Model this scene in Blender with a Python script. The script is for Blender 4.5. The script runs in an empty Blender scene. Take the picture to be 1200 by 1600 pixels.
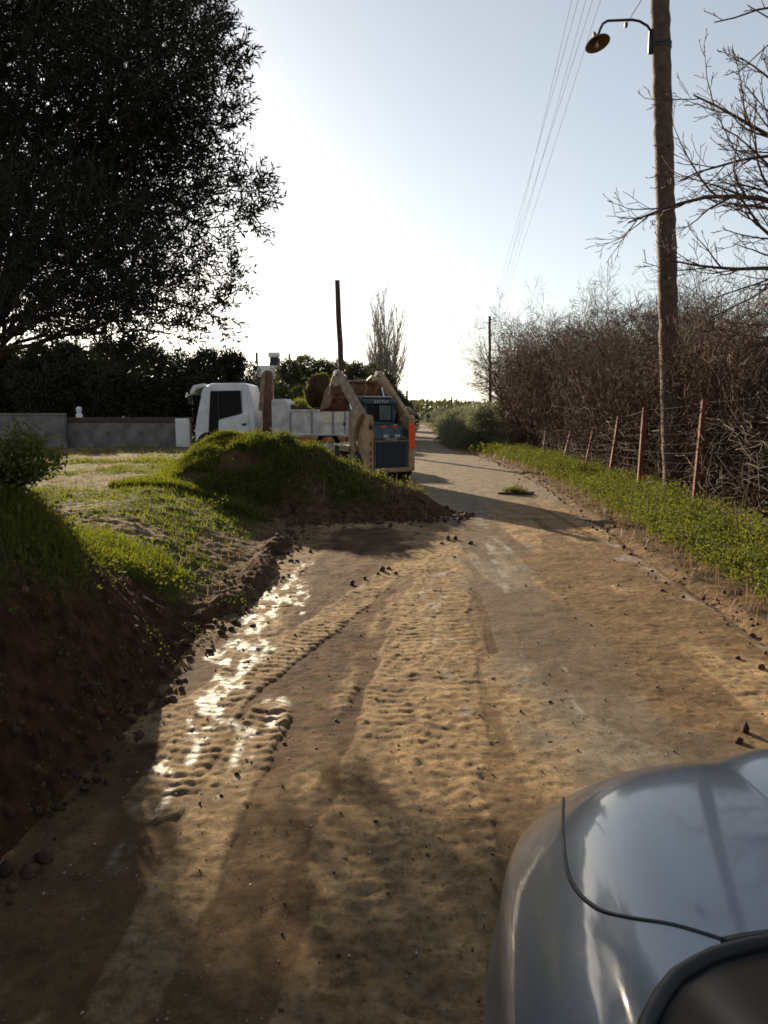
import bpy, math, random
import numpy as np
from mathutils import Vector, Matrix

random.seed(7)
RNG = np.random.default_rng(7)
SC = bpy.context.scene
COL = SC.collection
R = math.radians

# ------------------------------------------------------------------ camera
CH, PITCH, FPX = 1.7, R(7.7), 1200.0
cam_d = bpy.data.cameras.new('camera')
cam_d.sensor_fit = 'VERTICAL'; cam_d.sensor_height = 36.0; cam_d.lens = 27.0
cam_d.clip_start = 0.05; cam_d.clip_end = 6000
cam = bpy.data.objects.new('camera', cam_d); COL.objects.link(cam)
cam.location = (0, 0, CH); cam.rotation_euler = (R(90) - PITCH, 0, 0)
SC.camera = cam

# ------------------------------------------------------------------ world and sun
SUN_AZ, SUN_EL = R(-24.5), R(15.6)
SKY_STRENGTH, SUN_STRENGTH, EXPOSURE = 0.058, 5.0, 1.18
SC.world = bpy.data.worlds.new('World'); SC.world.use_nodes = True
wn = SC.world.node_tree.nodes; wl = SC.world.node_tree.links
bg = wn['Background']
sky = wn.new('ShaderNodeTexSky'); sky.sky_type = 'NISHITA'; sky.sun_disc = False
sky.sun_elevation = SUN_EL; sky.sun_rotation = SUN_AZ
sky.air_density = 1.0; sky.dust_density = 0.55; sky.ozone_density = 1.0
hs = wn.new('ShaderNodeHueSaturation'); hs.inputs['Saturation'].default_value = 0.52
haze = wn.new('ShaderNodeMix'); haze.data_type = 'RGBA'; haze.blend_type = 'ADD'; haze.inputs[0].default_value = 1.0
haze.inputs[7].default_value = (0.65, 0.70, 0.77, 1)
wl.new(sky.outputs[0], hs.inputs['Color']); wl.new(hs.outputs[0], haze.inputs[6]); wl.new(haze.outputs[2], bg.inputs[0]); bg.inputs[1].default_value = SKY_STRENGTH
sun_d = bpy.data.lights.new('sun', 'SUN'); sun_d.energy = SUN_STRENGTH; sun_d.angle = R(0.5)
sun_d.color = (1.0, 0.84, 0.60)
sun = bpy.data.objects.new('sun', sun_d); COL.objects.link(sun)
SDIR = Vector((math.sin(SUN_AZ) * math.cos(SUN_EL), math.cos(SUN_AZ) * math.cos(SUN_EL), math.sin(SUN_EL)))
sun.rotation_euler = SDIR.to_track_quat('Z', 'Y').to_euler()
vs = SC.view_settings
vs.view_transform = 'Standard'; vs.look = 'None'; vs.exposure = EXPOSURE; vs.gamma = 1.0
vs.use_curve_mapping = False
SC.render.engine = 'CYCLES'
SC.cycles.max_bounces = 6; SC.cycles.diffuse_bounces = 3; SC.cycles.glossy_bounces = 3
SC.cycles.transmission_bounces = 4; SC.cycles.transparent_max_bounces = 8
SC.cycles.filter_width = 1.7
SC.cycles.use_denoising = True

# ------------------------------------------------------------------ measuring helpers
CP, SP = math.cos(PITCH), math.sin(PITCH)
def ray(u, v):
    a, b = (u - 600) / FPX, (800 - v) / FPX
    return np.array([a, CP + b * SP, -SP + b * CP])
def P(u, v, y):            # the place seen at a photo pixel at ground distance y
    d = ray(u, v); t = y / d[1]
    return Vector((d[0] * t, y, CH + d[2] * t))
def G(u, v, z=0.0):        # the same on a level z
    d = ray(u, v); t = (z - CH) / d[2]
    return (d[0] * t, d[1] * t)

# ------------------------------------------------------------------ noise (numpy)
def _hash(ix, iy, iz, seed):
    h = (ix.astype(np.int64) * 374761393 + iy.astype(np.int64) * 668265263 + iz.astype(np.int64) * 2147483647 + seed * 974711) & 0xFFFFFFFF
    h = ((h ^ (h >> 13)) * 1274126177) & 0xFFFFFFFF
    h = h ^ (h >> 16)
    return (h & 0xFFFF) / 65535.0
def vnoise(x, y, z=0.0, seed=0):
    x = np.asarray(x, float); y = np.asarray(y, float); z = np.broadcast_to(np.asarray(z, float), x.shape)
    ix, iy, iz = np.floor(x), np.floor(y), np.floor(z)
    fx, fy, fz = x - ix, y - iy, z - iz
    sx, sy, sz = [f * f * (3 - 2 * f) for f in (fx, fy, fz)]
    r = 0
    zs = (0, 1) if np.any(fz > 0) else (0,)
    for dz in zs:
        wz = sz if dz else (1 - sz)
        for dx in (0, 1):
            wx = sx if dx else 1 - sx
            for dy in (0, 1):
                wy = sy if dy else 1 - sy
                r = r + _hash(ix + dx, iy + dy, iz + dz, seed) * wx * wy * wz
    return r * 2 - 1
def fbm(x, y, z=0.0, o=4, seed=0):
    a, s, t = 1.0, 0.0, 0.0
    for k in range(o):
        s = s + a * vnoise(np.asarray(x) * 2 ** k, np.asarray(y) * 2 ** k, np.asarray(z) * 2 ** k, seed + k); t += a; a *= 0.5
    return s / t
def sm(x): x = np.clip(x, 0, 1); return x * x * (3 - 2 * x)
def lin(x, pts): xs, ys = zip(*pts); return np.interp(x, xs, ys)

# ------------------------------------------------------------------ materials
MATS = {}
def mat(name, col, rough=0.8, metal=0.0, var=0.15, scale=6.0, bump=0.0, bscale=40.0, col2=None, coat=0.0, spec=None, detail=6.0, bdist=0.02):
    m = bpy.data.materials.new(name); m.use_nodes = True
    n, l = m.node_tree.nodes, m.node_tree.links
    b = n['Principled BSDF']
    b.inputs['Roughness'].default_value = rough; b.inputs['Metallic'].default_value = metal
    b.inputs['Coat Weight'].default_value = coat; b.inputs['Coat Roughness'].default_value = .06
    if spec is not None: b.inputs['Specular IOR Level'].default_value = spec
    tc = n.new('ShaderNodeTexCoord')
    nz = n.new('ShaderNodeTexNoise'); nz.inputs['Scale'].default_value = scale; nz.inputs['Detail'].default_value = detail
    nz.inputs['Roughness'].default_value = 0.65
    l.new(tc.outputs['Object'], nz.inputs['Vector'])
    cr = n.new('ShaderNodeValToRGB')
    c2 = col2 if col2 else tuple(c * (1 - var * 1.6) for c in col)
    c1 = tuple(min(1, c * (1 + var * (0.6 if col2 is None else 0))) for c in col)
    cr.color_ramp.elements[0].position = 0.36; cr.color_ramp.elements[1].position = 0.64
    cr.color_ramp.elements[0].color = (*c2, 1); cr.color_ramp.elements[1].color = (*c1, 1)
    l.new(nz.outputs['Fac'], cr.inputs['Fac']); l.new(cr.outputs['Color'], b.inputs['Base Color'])
    if bump:
        n2 = n.new('ShaderNodeTexNoise'); n2.inputs['Scale'].default_value = bscale; n2.inputs['Detail'].default_value = 5
        l.new(tc.outputs['Object'], n2.inputs['Vector'])
        bp = n.new('ShaderNodeBump'); bp.inputs['Strength'].default_value = bump; bp.inputs['Distance'].default_value = bdist
        l.new(n2.outputs['Fac'], bp.inputs['Height']); l.new(bp.outputs['Normal'], b.inputs['Normal'])
    MATS[name] = m
    return m
def leafmat(name, c1, c2, trans, tcol, rough=0.5, scale=2.0):
    m = bpy.data.materials.new(name); m.use_nodes = True
    n, l = m.node_tree.nodes, m.node_tree.links
    b = n['Principled BSDF']; b.inputs['Roughness'].default_value = rough
    b.inputs['Specular IOR Level'].default_value = 0.18
    tc = n.new('ShaderNodeTexCoord'); nz = n.new('ShaderNodeTexNoise'); nz.inputs['Scale'].default_value = scale
    l.new(tc.outputs['Object'], nz.inputs['Vector'])
    at = n.new('ShaderNodeAttribute'); at.attribute_name = 'rnd'
    ad = n.new('ShaderNodeMath'); ad.operation = 'MULTIPLY_ADD'; ad.inputs[1].default_value = 0.55; l.new(at.outputs['Fac'], ad.inputs[0])
    mu = n.new('ShaderNodeMath'); mu.operation = 'MULTIPLY'; mu.inputs[1].default_value = 0.5; l.new(nz.outputs['Fac'], mu.inputs[0]); l.new(mu.outputs[0], ad.inputs[2])
    mx = n.new('ShaderNodeMix'); mx.data_type = 'RGBA'; mx.inputs[6].default_value = (*c1, 1); mx.inputs[7].default_value = (*c2, 1)
    l.new(ad.outputs[0], mx.inputs[0]); l.new(mx.outputs[2], b.inputs['Base Color'])
    tr = n.new('ShaderNodeBsdfTranslucent')
    tm = n.new('ShaderNodeMix'); tm.data_type = 'RGBA'; tm.blend_type = 'MULTIPLY'; tm.inputs[0].default_value = 1
    tm.inputs[7].default_value = (*tcol, 1); l.new(mx.outputs[2], tm.inputs[6])
    l.new(tm.outputs[2], tr.inputs['Color'])
    ms = n.new('ShaderNodeMixShader'); ms.inputs['Fac'].default_value = trans
    l.new(b.outputs[0], ms.inputs[1]); l.new(tr.outputs[0], ms.inputs[2])
    l.new(ms.outputs[0], n['Material Output'].inputs['Surface'])
    MATS[name] = m
    return m

M_grass = leafmat('grass', (0.030, 0.042, 0.010), (0.130, 0.145, 0.032), 0.52, (1.9, 1.8, 0.6), rough=.7)
M_weed = leafmat('weed leaves', (0.036, 0.050, 0.014), (0.125, 0.135, 0.036), 0.40, (1.7, 1.6, 0.6), rough=.75)
M_dry = leafmat('dry grass', (0.16, 0.11, 0.05), (0.30, 0.24, 0.13), 0.3, (1.2, 1.1, 0.8))
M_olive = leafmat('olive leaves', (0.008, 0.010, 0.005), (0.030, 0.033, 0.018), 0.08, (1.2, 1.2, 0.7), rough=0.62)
M_olive_far = leafmat('far olive leaves', (0.03, 0.036, 0.018), (0.10, 0.105, 0.06), 0.3, (1.2, 1.2, 0.7), scale=1.0)
M_olive_dark = leafmat('dark evergreen leaves', (0.012, 0.016, 0.007), (0.05, 0.052, 0.024), 0.15, (1.2, 1.2, 0.7), scale=0.8)
M_silver = leafmat('silver olive leaves', (0.10, 0.11, 0.07), (0.26, 0.26, 0.19), 0.3, (1.1, 1.1, 0.8), scale=1.2)
M_deadleaf = leafmat('dead leaves', (0.05, 0.028, 0.012), (0.16, 0.09, 0.04), 0.3, (1.3, 1.0, 0.6), scale=3.0)
M_bark = mat('bark', (0.10, 0.075, 0.055), 0.9, var=0.5, scale=14, bump=0.6, bscale=60)
M_twig = mat('twig bark', (0.090, 0.054, 0.036), 0.85, var=0.5, scale=5)
M_twig2 = mat('red twig bark', (0.135, 0.066, 0.040), 0.85, var=0.45, scale=4)
M_palebark = mat('pale poplar bark', (0.34, 0.29, 0.24), 0.85, var=0.3, scale=5)
M_polewood = mat('weathered pole wood', (0.13, 0.075, 0.05), 0.85, var=0.4, scale=9, col2=(0.05, 0.03, 0.022), bump=0.7, bscale=30)
M_darkwood = mat('dark pole wood', (0.07, 0.04, 0.03), 0.85, var=0.3)
M_rust = mat('rusty red post paint', (0.21, 0.05, 0.03), 0.8, col2=(0.10, 0.035, 0.022), scale=12, bump=0.4)
M_wire = mat('wire', (0.075, 0.055, 0.045), 0.8)
M_cable = mat('cable', (0.30, 0.32, 0.35), 1.0, spec=0.0)
M_iron = mat('dark iron', (0.035, 0.033, 0.035), 0.55, metal=0.4)
M_enamel = mat('lamp enamel', (0.20, 0.13, 0.045), 0.5, var=0.3, scale=20)
M_bulb = mat('bulb glass', (0.35, 0.30, 0.2), 0.2)
M_black = mat('black rubber', (0.012, 0.012, 0.013), 0.6, bump=0.2, bscale=90)
M_seal = mat('black seal', (0.008, 0.008, 0.010), 0.5)
M_concrete = mat('grey concrete block', (0.20, 0.18, 0.165), 0.9, var=0.3, scale=2.6, bump=0.4)
M_capst = mat('brown coping', (0.085, 0.055, 0.04), 0.9, var=0.3)
M_white = mat('white wall paint', (0.72, 0.72, 0.70), 0.8, var=0.06)
M_truckwhite = mat('white truck paint', (0.74, 0.76, 0.78), 0.42, var=0.12, scale=3, coat=0.2)
M_bedwhite = mat('grimy white bed paint', (0.66, 0.64, 0.60), 0.6, var=0.22, scale=3.5)
M_sunpatch = mat('cream sunlit patch', (0.80, 0.72, 0.52), 0.6, var=0.1)  # tone of the sunlight painted on the truck bed side
M_orange = mat('ochre rail paint', (0.42, 0.17, 0.035), 0.6, var=0.3)
M_brown = mat('brown crane paint', (0.17, 0.065, 0.035), 0.5, var=0.3, scale=6)
M_glass = mat('dark window glass', (0.008, 0.009, 0.011), 0.25, var=0.1, spec=0.2)
M_tan = mat('tan loader paint', (0.40, 0.255, 0.135), 0.55, var=0.3, scale=5, bump=0.15)
M_tan2 = mat('worn tan loader paint', (0.30, 0.205, 0.125), 0.6, var=0.35, scale=7, bump=0.15)
M_bucket = mat('rusty bucket steel', (0.20, 0.085, 0.04), 0.65, var=0.4, scale=5, bump=0.3)
M_bluegrey = mat('blue grey loader paint', (0.055, 0.085, 0.105), 0.5, var=0.25)
M_cabglass = mat('greenish cab glass', (0.10, 0.17, 0.16), 0.12, var=0.2)
M_grille = mat('black grille', (0.012, 0.012, 0.014), 0.6)
M_hiviz = mat('fluorescent orange patch', (0.95, 0.10, 0.02), 0.6, var=0.12)
M_redlens = mat('red reflector', (0.7, 0.08, 0.04), 0.3)
M_plate = mat('pale plate', (0.45, 0.45, 0.42), 0.5)
M_chrome = mat('bright steel', (0.7, 0.7, 0.7), 0.25, metal=1.0, var=0.02)
M_fargrey = mat('far grey render', (0.30, 0.31, 0.32), 0.9, var=0.1)
M_tyre = mat('muddy tyre', (0.03, 0.025, 0.02), 0.9, var=0.4, scale=12, bump=0.5)
M_clod = mat('clod soil', (0.12, 0.07, 0.04), 0.95, var=0.45, scale=8, bump=0.4)
M_clodred = mat('red soil', (0.075, 0.034, 0.019), 0.95, var=0.45, scale=8, bump=0.5)
M_stone = mat('pale limestone', (0.42, 0.38, 0.32), 0.85, var=0.3, scale=20)

# ------------------------------------------------------------------ object helpers
def tag(o, label=None, cat=None, group=None, kind=None):
    if label: o['label'] = label
    if cat: o['category'] = cat
    if group: o['group'] = group
    if kind: o['kind'] = kind
    return o
def empty(name, loc=(0, 0, 0), rz=0.0, label=None, cat=None, group=None):
    o = bpy.data.objects.new(name, None); COL.objects.link(o); o.location = loc; o.rotation_euler = (0, 0, rz)
    o.empty_display_size = 0.3
    return tag(o, label, cat, group)
def npobj(name, V, F, m, parent=None, smooth=False, rnd=None, kind=None, link=True):
    """V (n,3), F (k,3|4) or list of such arrays"""
    V = np.asarray(V, np.float32)
    Fs = F if isinstance(F, list) else [F]
    Fs = [np.asarray(f, np.int32) for f in Fs if len(f)]
    me = bpy.data.meshes.new(name)
    me.vertices.add(len(V)); me.vertices.foreach_set('co', V.ravel())
    nl = sum(f.size for f in Fs); npoly = sum(len(f) for f in Fs)
    me.loops.add(nl); me.polygons.add(npoly)
    me.loops.foreach_set('vertex_index', np.concatenate([f.ravel() for f in Fs]))
    tot = np.concatenate([np.full(len(f), f.shape[1], np.int32) for f in Fs])
    st = np.concatenate([[0], np.cumsum(tot)[:-1]]).astype(np.int32)
    me.polygons.foreach_set('loop_start', st)
    if smooth: me.polygons.foreach_set('use_smooth', np.ones(npoly, bool))
    me.update(calc_edges=True); me.validate()
    if rnd is not None:
        a = me.attributes.new('rnd', 'FLOAT', 'POINT'); a.data.foreach_set('value', np.asarray(rnd, np.float32))
    if m: me.materials.append(m)
    o = bpy.data.objects.new(name, me)
    if link: COL.objects.link(o)
    if parent: o.parent = parent
    if kind: o['kind'] = kind
    return o

class MB:
    def __init__(s): s.V = []; s.F = []
    def add(s, V, F):
        b = len(s.V); s.V += [tuple(v) for v in V]; s.F += [tuple(i + b for i in f) for f in F]; return s
    def box(s, c, d, rot=None):
        M = rot if rot is not None else Matrix.Identity(3)
        c = Vector(c); V = [c + M @ Vector((x * d[0] / 2, y * d[1] / 2, z * d[2] / 2)) for x in (-1, 1) for y in (-1, 1) for z in (-1, 1)]
        return s.add(V, [(0, 1, 3, 2), (4, 6, 7, 5), (0, 4, 5, 1), (2, 3, 7, 6), (0, 2, 6, 4), (1, 5, 7, 3)])
    def prism(s, pts, axis, a, b):
        """pts 2-D outline in the plane across axis ('x': (y,z), 'y': (x,z), 'z': (x,y)), from a to b"""
        def mk(p, t): return {'x': (t, p[0], p[1]), 'y': (p[0], t, p[1]), 'z': (p[0], p[1], t)}[axis]
        n = len(pts); V = [mk(p, a) for p in pts] + [mk(p, b) for p in pts]
        F = [tuple(range(n)), tuple(range(2 * n - 1, n - 1, -1))] + [(i, i + n, (i + 1) % n + n, (i + 1) % n) for i in range(n)]
        return s.add(V, F)
    def beam(s, p0, p1, w, h, w1=None, h1=None, up=(0, 0, 1)):
        p0, p1 = Vector(p0), Vector(p1); d = (p1 - p0).normalized(); X = d.cross(Vector(up)).normalized(); Z = X.cross(d)
        w1 = w1 or w; h1 = h1 or h
        V = [p + X * (a * ww / 2) + Z * (b * hh / 2) for p, ww, hh in ((p0, w, h), (p1, w1, h1)) for a, b in ((-1, -1), (1, -1), (1, 1), (-1, 1))]
        return s.add(V, [(0, 1, 2, 3), (7, 6, 5, 4), (0, 4, 5, 1), (1, 5, 6, 2), (2, 6, 7, 3), (3, 7, 4, 0)])
    def tube(s, pts, rad, n=10, cap=True):
        pts = [Vector(p) for p in pts]
        if not isinstance(rad, (list, tuple)): rad = [rad] * len(pts)
        base = len(s.V); prev = None
        for i, p in enumerate(pts):
            d = (pts[min(i + 1, len(pts) - 1)] - pts[max(i - 1, 0)]).normalized()
            if prev is None: X = d.orthogonal().normalized()
            else: X = (prev - d * prev.dot(d)).normalized()
            prev = X; Y = d.cross(X)
            for k in range(n):
                a = 2 * math.pi * k / n
                s.V.append(tuple(p + (X * math.cos(a) + Y * math.sin(a)) * rad[i]))
        for i in range(len(pts) - 1):
            for k in range(n):
                a, b = base + i * n + k, base + i * n + (k + 1) % n
                s.F.append((a, b, b + n, a + n))
        if cap:
            s.F.append(tuple(base + k for k in range(n - 1, -1, -1)))
            e = base + (len(pts) - 1) * n; s.F.append(tuple(e + k for k in range(n)))
        return s
    def lathe(s, prof, c=(0, 0, 0), n=24, axis='z', M=None):
        base = len(s.V); c = Vector(c)
        for r, h in prof:
            for k in range(n):
                a = 2 * math.pi * k / n; x, y = r * math.cos(a), r * math.sin(a)
                v = Vector((x, y, h)) if axis == 'z' else (Vector((h, x, y)) if axis == 'x' else Vector((y, h, x)))
                if M: v = M @ v
                s.V.append(tuple(c + v))
        for i in range(len(prof) - 1):
            for k in range(n):
                a, b = base + i * n + k, base + i * n + (k + 1) % n
                s.F.append((a, b, b + n, a + n))
        return s
    def build(s, name, m, parent=None, smooth=False, bevel=0.0, seg=2, label=None, cat=None, group=None, kind=None):
        me = bpy.data.meshes.new(name); me.from_pydata([tuple(v) for v in s.V], [], s.F); me.update()
        import bmesh
        bm = bmesh.new(); bm.from_mesh(me); bmesh.ops.recalc_face_normals(bm, faces=bm.faces)
        if bevel:
            es = [e for e in bm.edges if len(e.link_faces) == 2 and e.calc_face_angle(0) > 0.6]
            bmesh.ops.bevel(bm, geom=es, offset=bevel, segments=seg, affect='EDGES', profile=0.5, clamp_overlap=True)
        bm.to_mesh(me); bm.free()
        if smooth:
            me.polygons.foreach_set('use_smooth', np.ones(len(me.polygons), bool))
            if hasattr(me, 'set_sharp_from_angle'): me.set_sharp_from_angle(angle=R(40))
        me.materials.append(m)
        o = bpy.data.objects.new(name, me); COL.objects.link(o)
        if parent: o.parent = parent
        return tag(o, label, cat, group, kind)
def copy_tree(o, parent=None):
    c = o.copy(); COL.objects.link(c)
    if parent: c.parent = parent
    for ch in [x for x in bpy.data.objects if x.parent == o]: copy_tree(ch, c)
    return c

# ------------------------------------------------------------------ leaf clouds, grass, branches
def leaf_quads(C, D, N, ln, wd):
    """diamond leaves: C centre-base (n,3), D direction, N side vector"""
    ln = np.broadcast_to(np.asarray(ln), (len(C),))[:, None]; wd = np.broadcast_to(np.asarray(wd), (len(C),))[:, None]
    a = C; b = C + D * ln * 0.45 + N * wd / 2; c = C + D * ln; d = C + D * ln * 0.45 - N * wd / 2
    V = np.stack([a, b, c, d], 1).reshape(-1, 3)
    F = np.arange(len(V)).reshape(-1, 4)
    return V, F
def unit(a): return a / np.maximum(np.linalg.norm(a, axis=-1, keepdims=True), 1e-9)
def randdir(n, rng=RNG): return unit(rng.normal(size=(n, 3)))
def sidevec(D, rng=RNG): return unit(np.cross(D, randdir(len(D), rng)))
def leafcloud(name, C, D, ln, wd, m, parent=None, kind=None, rng=RNG, link=True):
    V, F = leaf_quads(C, D, sidevec(D, rng), ln, wd)
    return npobj(name, V, F, m, parent, rnd=np.repeat(rng.random(len(C)), 4), kind=kind, link=link)
def grassmesh(Pn, h, w, rng=RNG, lean=0.5, leanvec=None):
    n = len(Pn); az = rng.random(n) * 6.2832
    s = np.stack([np.cos(az), np.sin(az), np.zeros(n)], 1)
    la = rng.random(n) * 6.2832; L = np.stack([np.cos(la), np.sin(la), np.zeros(n)], 1) * (rng.random(n) * lean)[:, None]
    if leanvec is not None: L = L + leanvec
    up = np.array([0, 0, 1.0])
    h = np.broadcast_to(h, (n,))[:, None]; w = np.broadcast_to(w, (n,))[:, None]
    p0a, p0b = Pn - s * w / 2, Pn + s * w / 2
    mid = Pn + up * h * 0.6 + L * h * 0.35; tip = Pn + up * h * (0.98 - 0.25 * np.linalg.norm(L, axis=1, keepdims=True)) + L * h * 1.0
    V = np.stack([p0a, p0b, mid + s * w * 0.38, mid - s * w * 0.38, tip], 1).reshape(-1, 3)
    b = np.arange(n)[:, None] * 5
    return V, [b + np.array([[0, 1, 2, 3]]), b + np.array([[3, 2, 4]])], np.repeat(rng.random(n), 5)
def tubes(polys, sides=3):
    """polys: list of (pts (k,3), radii (k,)); vectorised per equal length"""
    by = {}
    for p, r in polys: by.setdefault(len(p), []).append((p, r))
    Vs, Fs, off = [], [], 0
    for k, L in by.items():
        Pt = np.array([a for a, _ in L]); Rr = np.array([b for _, b in L]); m = len(L)
        T = np.gradient(Pt, axis=1); T = unit(T)
        ref = np.where(np.abs(T[:, :1, 2:3]) > 0.9, np.array([[[1.0, 0, 0]]]), np.array([[[0, 0, 1.0]]]))
        X = unit(np.cross(T, np.broadcast_to(ref, T.shape))); Y = np.cross(T, X)
        ang = np.arange(sides) * 2 * np.pi / sides
        V = Pt[:, :, None] + Rr[:, :, None, None] * (X[:, :, None] * np.cos(ang)[None, None, :, None] + Y[:, :, None] * np.sin(ang)[None, None, :, None])
        idx = np.arange(m * k * sides).reshape(m, k, sides) + off
        a = idx[:, :-1]; b = np.roll(idx, -1, 2)[:, :-1]; c = np.roll(idx, -1, 2)[:, 1:]; d = idx[:, 1:]
        Fs.append(np.stack([a, b, c, d], -1).reshape(-1, 4)); Vs.append(V.reshape(-1, 3)); off += m * k * sides
    return np.concatenate(Vs), np.concatenate(Fs)
def branch(rng, p0, d, L, r, level, out, prm, seg=6):
    """recursive branch; prm per level: (n_children, length_ratio, spread, wiggle, up)"""
    pts = [np.array(p0, float)]; rad = [r]; d = unit(np.array(d, float)); dirs = [d]
    wig, up = prm['wig'], prm['up'][min(level, len(prm['up']) - 1)]
    for i in range(seg):
        d = unit(d + rng.normal(size=3) * wig + np.array([0, 0, up]) / seg)
        pts.append(pts[-1] + d * L / seg); rad.append(max(prm['rmin'], r * (1 - 0.75 * (i + 1) / seg))); dirs.append(d)
    out[level].append((np.array(pts), np.array(rad)))
    if level + 1 < len(out):
        n = prm['n'][level]
        for j in range(n):
            t = prm['t0'] + (1 - prm['t0']) * (j + rng.random()) / n
            k = min(seg - 1, int(t * seg)); f = t * seg - k
            q = pts[k] * (1 - f) + pts[k + 1] * f
            side = unit(np.cross(dirs[k], rng.normal(size=3)))
            a = prm['spread'] * (0.7 + 0.6 * rng.random())
            dd = dirs[k] * math.cos(a) + side * math.sin(a)
            branch(rng, q, dd, L * prm['ratio'] * (1.15 - 0.6 * t) * (0.7 + 0.6 * rng.random()), max(prm['rmin'], rad[k] * 0.55), level + 1, out, prm, seg=max(3, seg - 1))

# ================================================================== GROUND
TOE = [(-30, -1.6), (-5, -1.35), (3, -1.28), (8, -1.12), (12, -1.2), (16, -1.45), (22, -1.1), (28, -.3), (34, -.1), (40, .4), (62, 1.5), (78, 1.0), (100, -3), (200, -34), (400, -90)]
EDG = [(-30, 2.2), (-5, 2.45), (5.3, 2.75), (10, 3.05), (15.5, 3.45), (22, 3.6), (28, 3.3), (33, 2.65), (40, 2.75), (62, 3.8), (78, 3.9), (100, .8), (200, -30), (400, -86)]
def toeL(y): return lin(y, TOE)
def edgR(y): return lin(y, EDG)
def seg_d(x, y, ax, ay, bx, by):
    dx, dy = bx - ax, by - ay; t = np.clip(((x - ax) * dx + (y - ay) * dy) / (dx * dx + dy * dy), 0, 1)
    return np.hypot(x - ax - t * dx, y - ay - t * dy), t
def terrain(x, y, fine=True):
    x = np.asarray(x, float); y = np.asarray(y, float)
    wob = fbm(x * .9, y * .9, seed=3, o=3) * .16
    dl = toeL(y) - x + wob * .7; dr = x - edgR(y) + wob
    z = np.full(x.shape, -0.06)
    fh = lin(y, [(-20, .5), (5, .5), (20, .5), (23, .30), (30, .32), (60, .3), (90, .1), (140, .0)]) + .06 * fbm(x * .3, y * .3, seed=5)
    ramp = lin(y, [(-5, 1.4), (6, 1.5), (9, 2.3), (12, 2.4), (18, 1.0), (30, .8)])
    z = z + (fh + .06) * sm((dl + .05) / ramp)
    hb = 1.06 * (1 - sm((y - 4.2) / 2.3)) * (1 + .10 * fbm(x * 1.3, y * 1.3, seed=11))
    z = z + hb * sm(dl / 1.30) * (1 + .06 * fbm(x * 3, y * 3, seed=12))
    # loose soil lip at the foot of the ramp
    z = z + .13 * np.exp(-((dl - .16) / .16) ** 2) * sm((y - 5.8) / .8) * sm((10.5 - y) / 1.2) * (1 + .8 * fbm(x * 5, y * 5, seed=13))
    # grassed mound
    q = np.hypot((x + 2.45 + .12 * fbm(x * 1.5, y * 1.5, seed=8)) / 1.15, (y - 13.6) / 1.3)
    z = np.maximum(z, 1.25 * np.clip(1 - (q / 1.62) ** 2.1, 0, 1) ** 1.15 * (1 + .16 * fbm(x * 1.6, y * 1.6, seed=9, o=4)) - .06)
    # spoil pile pushed onto the road
    d, t = seg_d(x, y, -1.9, 13.1, 1.05, 12.25)
    hh = .95 * (1 - t ** 1.5) ** .9 * (1 + .34 * fbm(x * 1.8, y * 1.8, seed=15)) + .05
    w = .35 + 1.35 * hh
    zp = hh * (1 - (d / w) ** 1.25) + .07 * fbm(x * 3.5, y * 3.5, seed=16) + .05 * np.maximum(0, fbm(x * 9, y * 9, seed=17))
    zp = np.where(d < w, zp, -9)
    z = np.maximum(z, zp)
    # right verge and field
    z = z + .10 * sm((dr + .12) / .3) + .10 * sm((dr - .3) / 1.2)
    # far land
    z = z + 2.2 * sm((y - 150) / 350.0) + .6 * fbm(x * .01, y * .01, seed=20) * sm((y - 80) / 100.0)
    z = z + 5.0 * sm((y - 450) / 900.0)
    if fine:
        out = sm(np.maximum(dl, dr) / .3)
        z = z + out * (.035 * fbm(x * 4, y * 4, seed=21) + .018 * fbm(x * 13, y * 13, seed=22, o=3))
        soil = (zp > -1) | ((dl > 0) & (y < 9))
        rg = 1 - np.abs(fbm(x * 7, y * 7, seed=23, o=3))
        z = z + np.where(soil, (.05 * (rg - .7) + .02 * fbm(x * 22, y * 22, seed=24, o=2)) * out, 0)
    return z

def axis_pts(segs):
    out = []
    for a, b, s in segs: out.append(np.arange(a, b, s))
    return np.concatenate(out)
def geom(a, b, s0, f):
    o = [a]; s = s0
    while o[-1] < b: o.append(o[-1] + s); s *= f
    return np.array(o)
def grid_obj(name, xs, ys, zf, m, attrs=None, kind='structure', keep=None):
    X, Y = np.meshgrid(xs, ys) if xs.ndim == 1 else (xs, ys)
    Z = zf(X, Y); ny, nx = X.shape
    V = np.stack([X, Y, Z], -1).reshape(-1, 3)
    idx = np.arange(nx * ny).reshape(ny, nx)
    F = np.stack([idx[:-1, :-1], idx[:-1, 1:], idx[1:, 1:], idx[1:, :-1]], -1).reshape(-1, 4)
    if keep is not None: F = F[keep(X, Y)[:-1, :-1].reshape(-1)]
    o = npobj(name, V, F, m, smooth=True, kind=kind)
    if attrs is not None:
        A = attrs(X, Y).reshape(-1, 4).astype(np.float32)
        a = o.data.attributes.new('mask', 'FLOAT_COLOR', 'POINT'); a.data.foreach_set('color', A.ravel())
    return o

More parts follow.
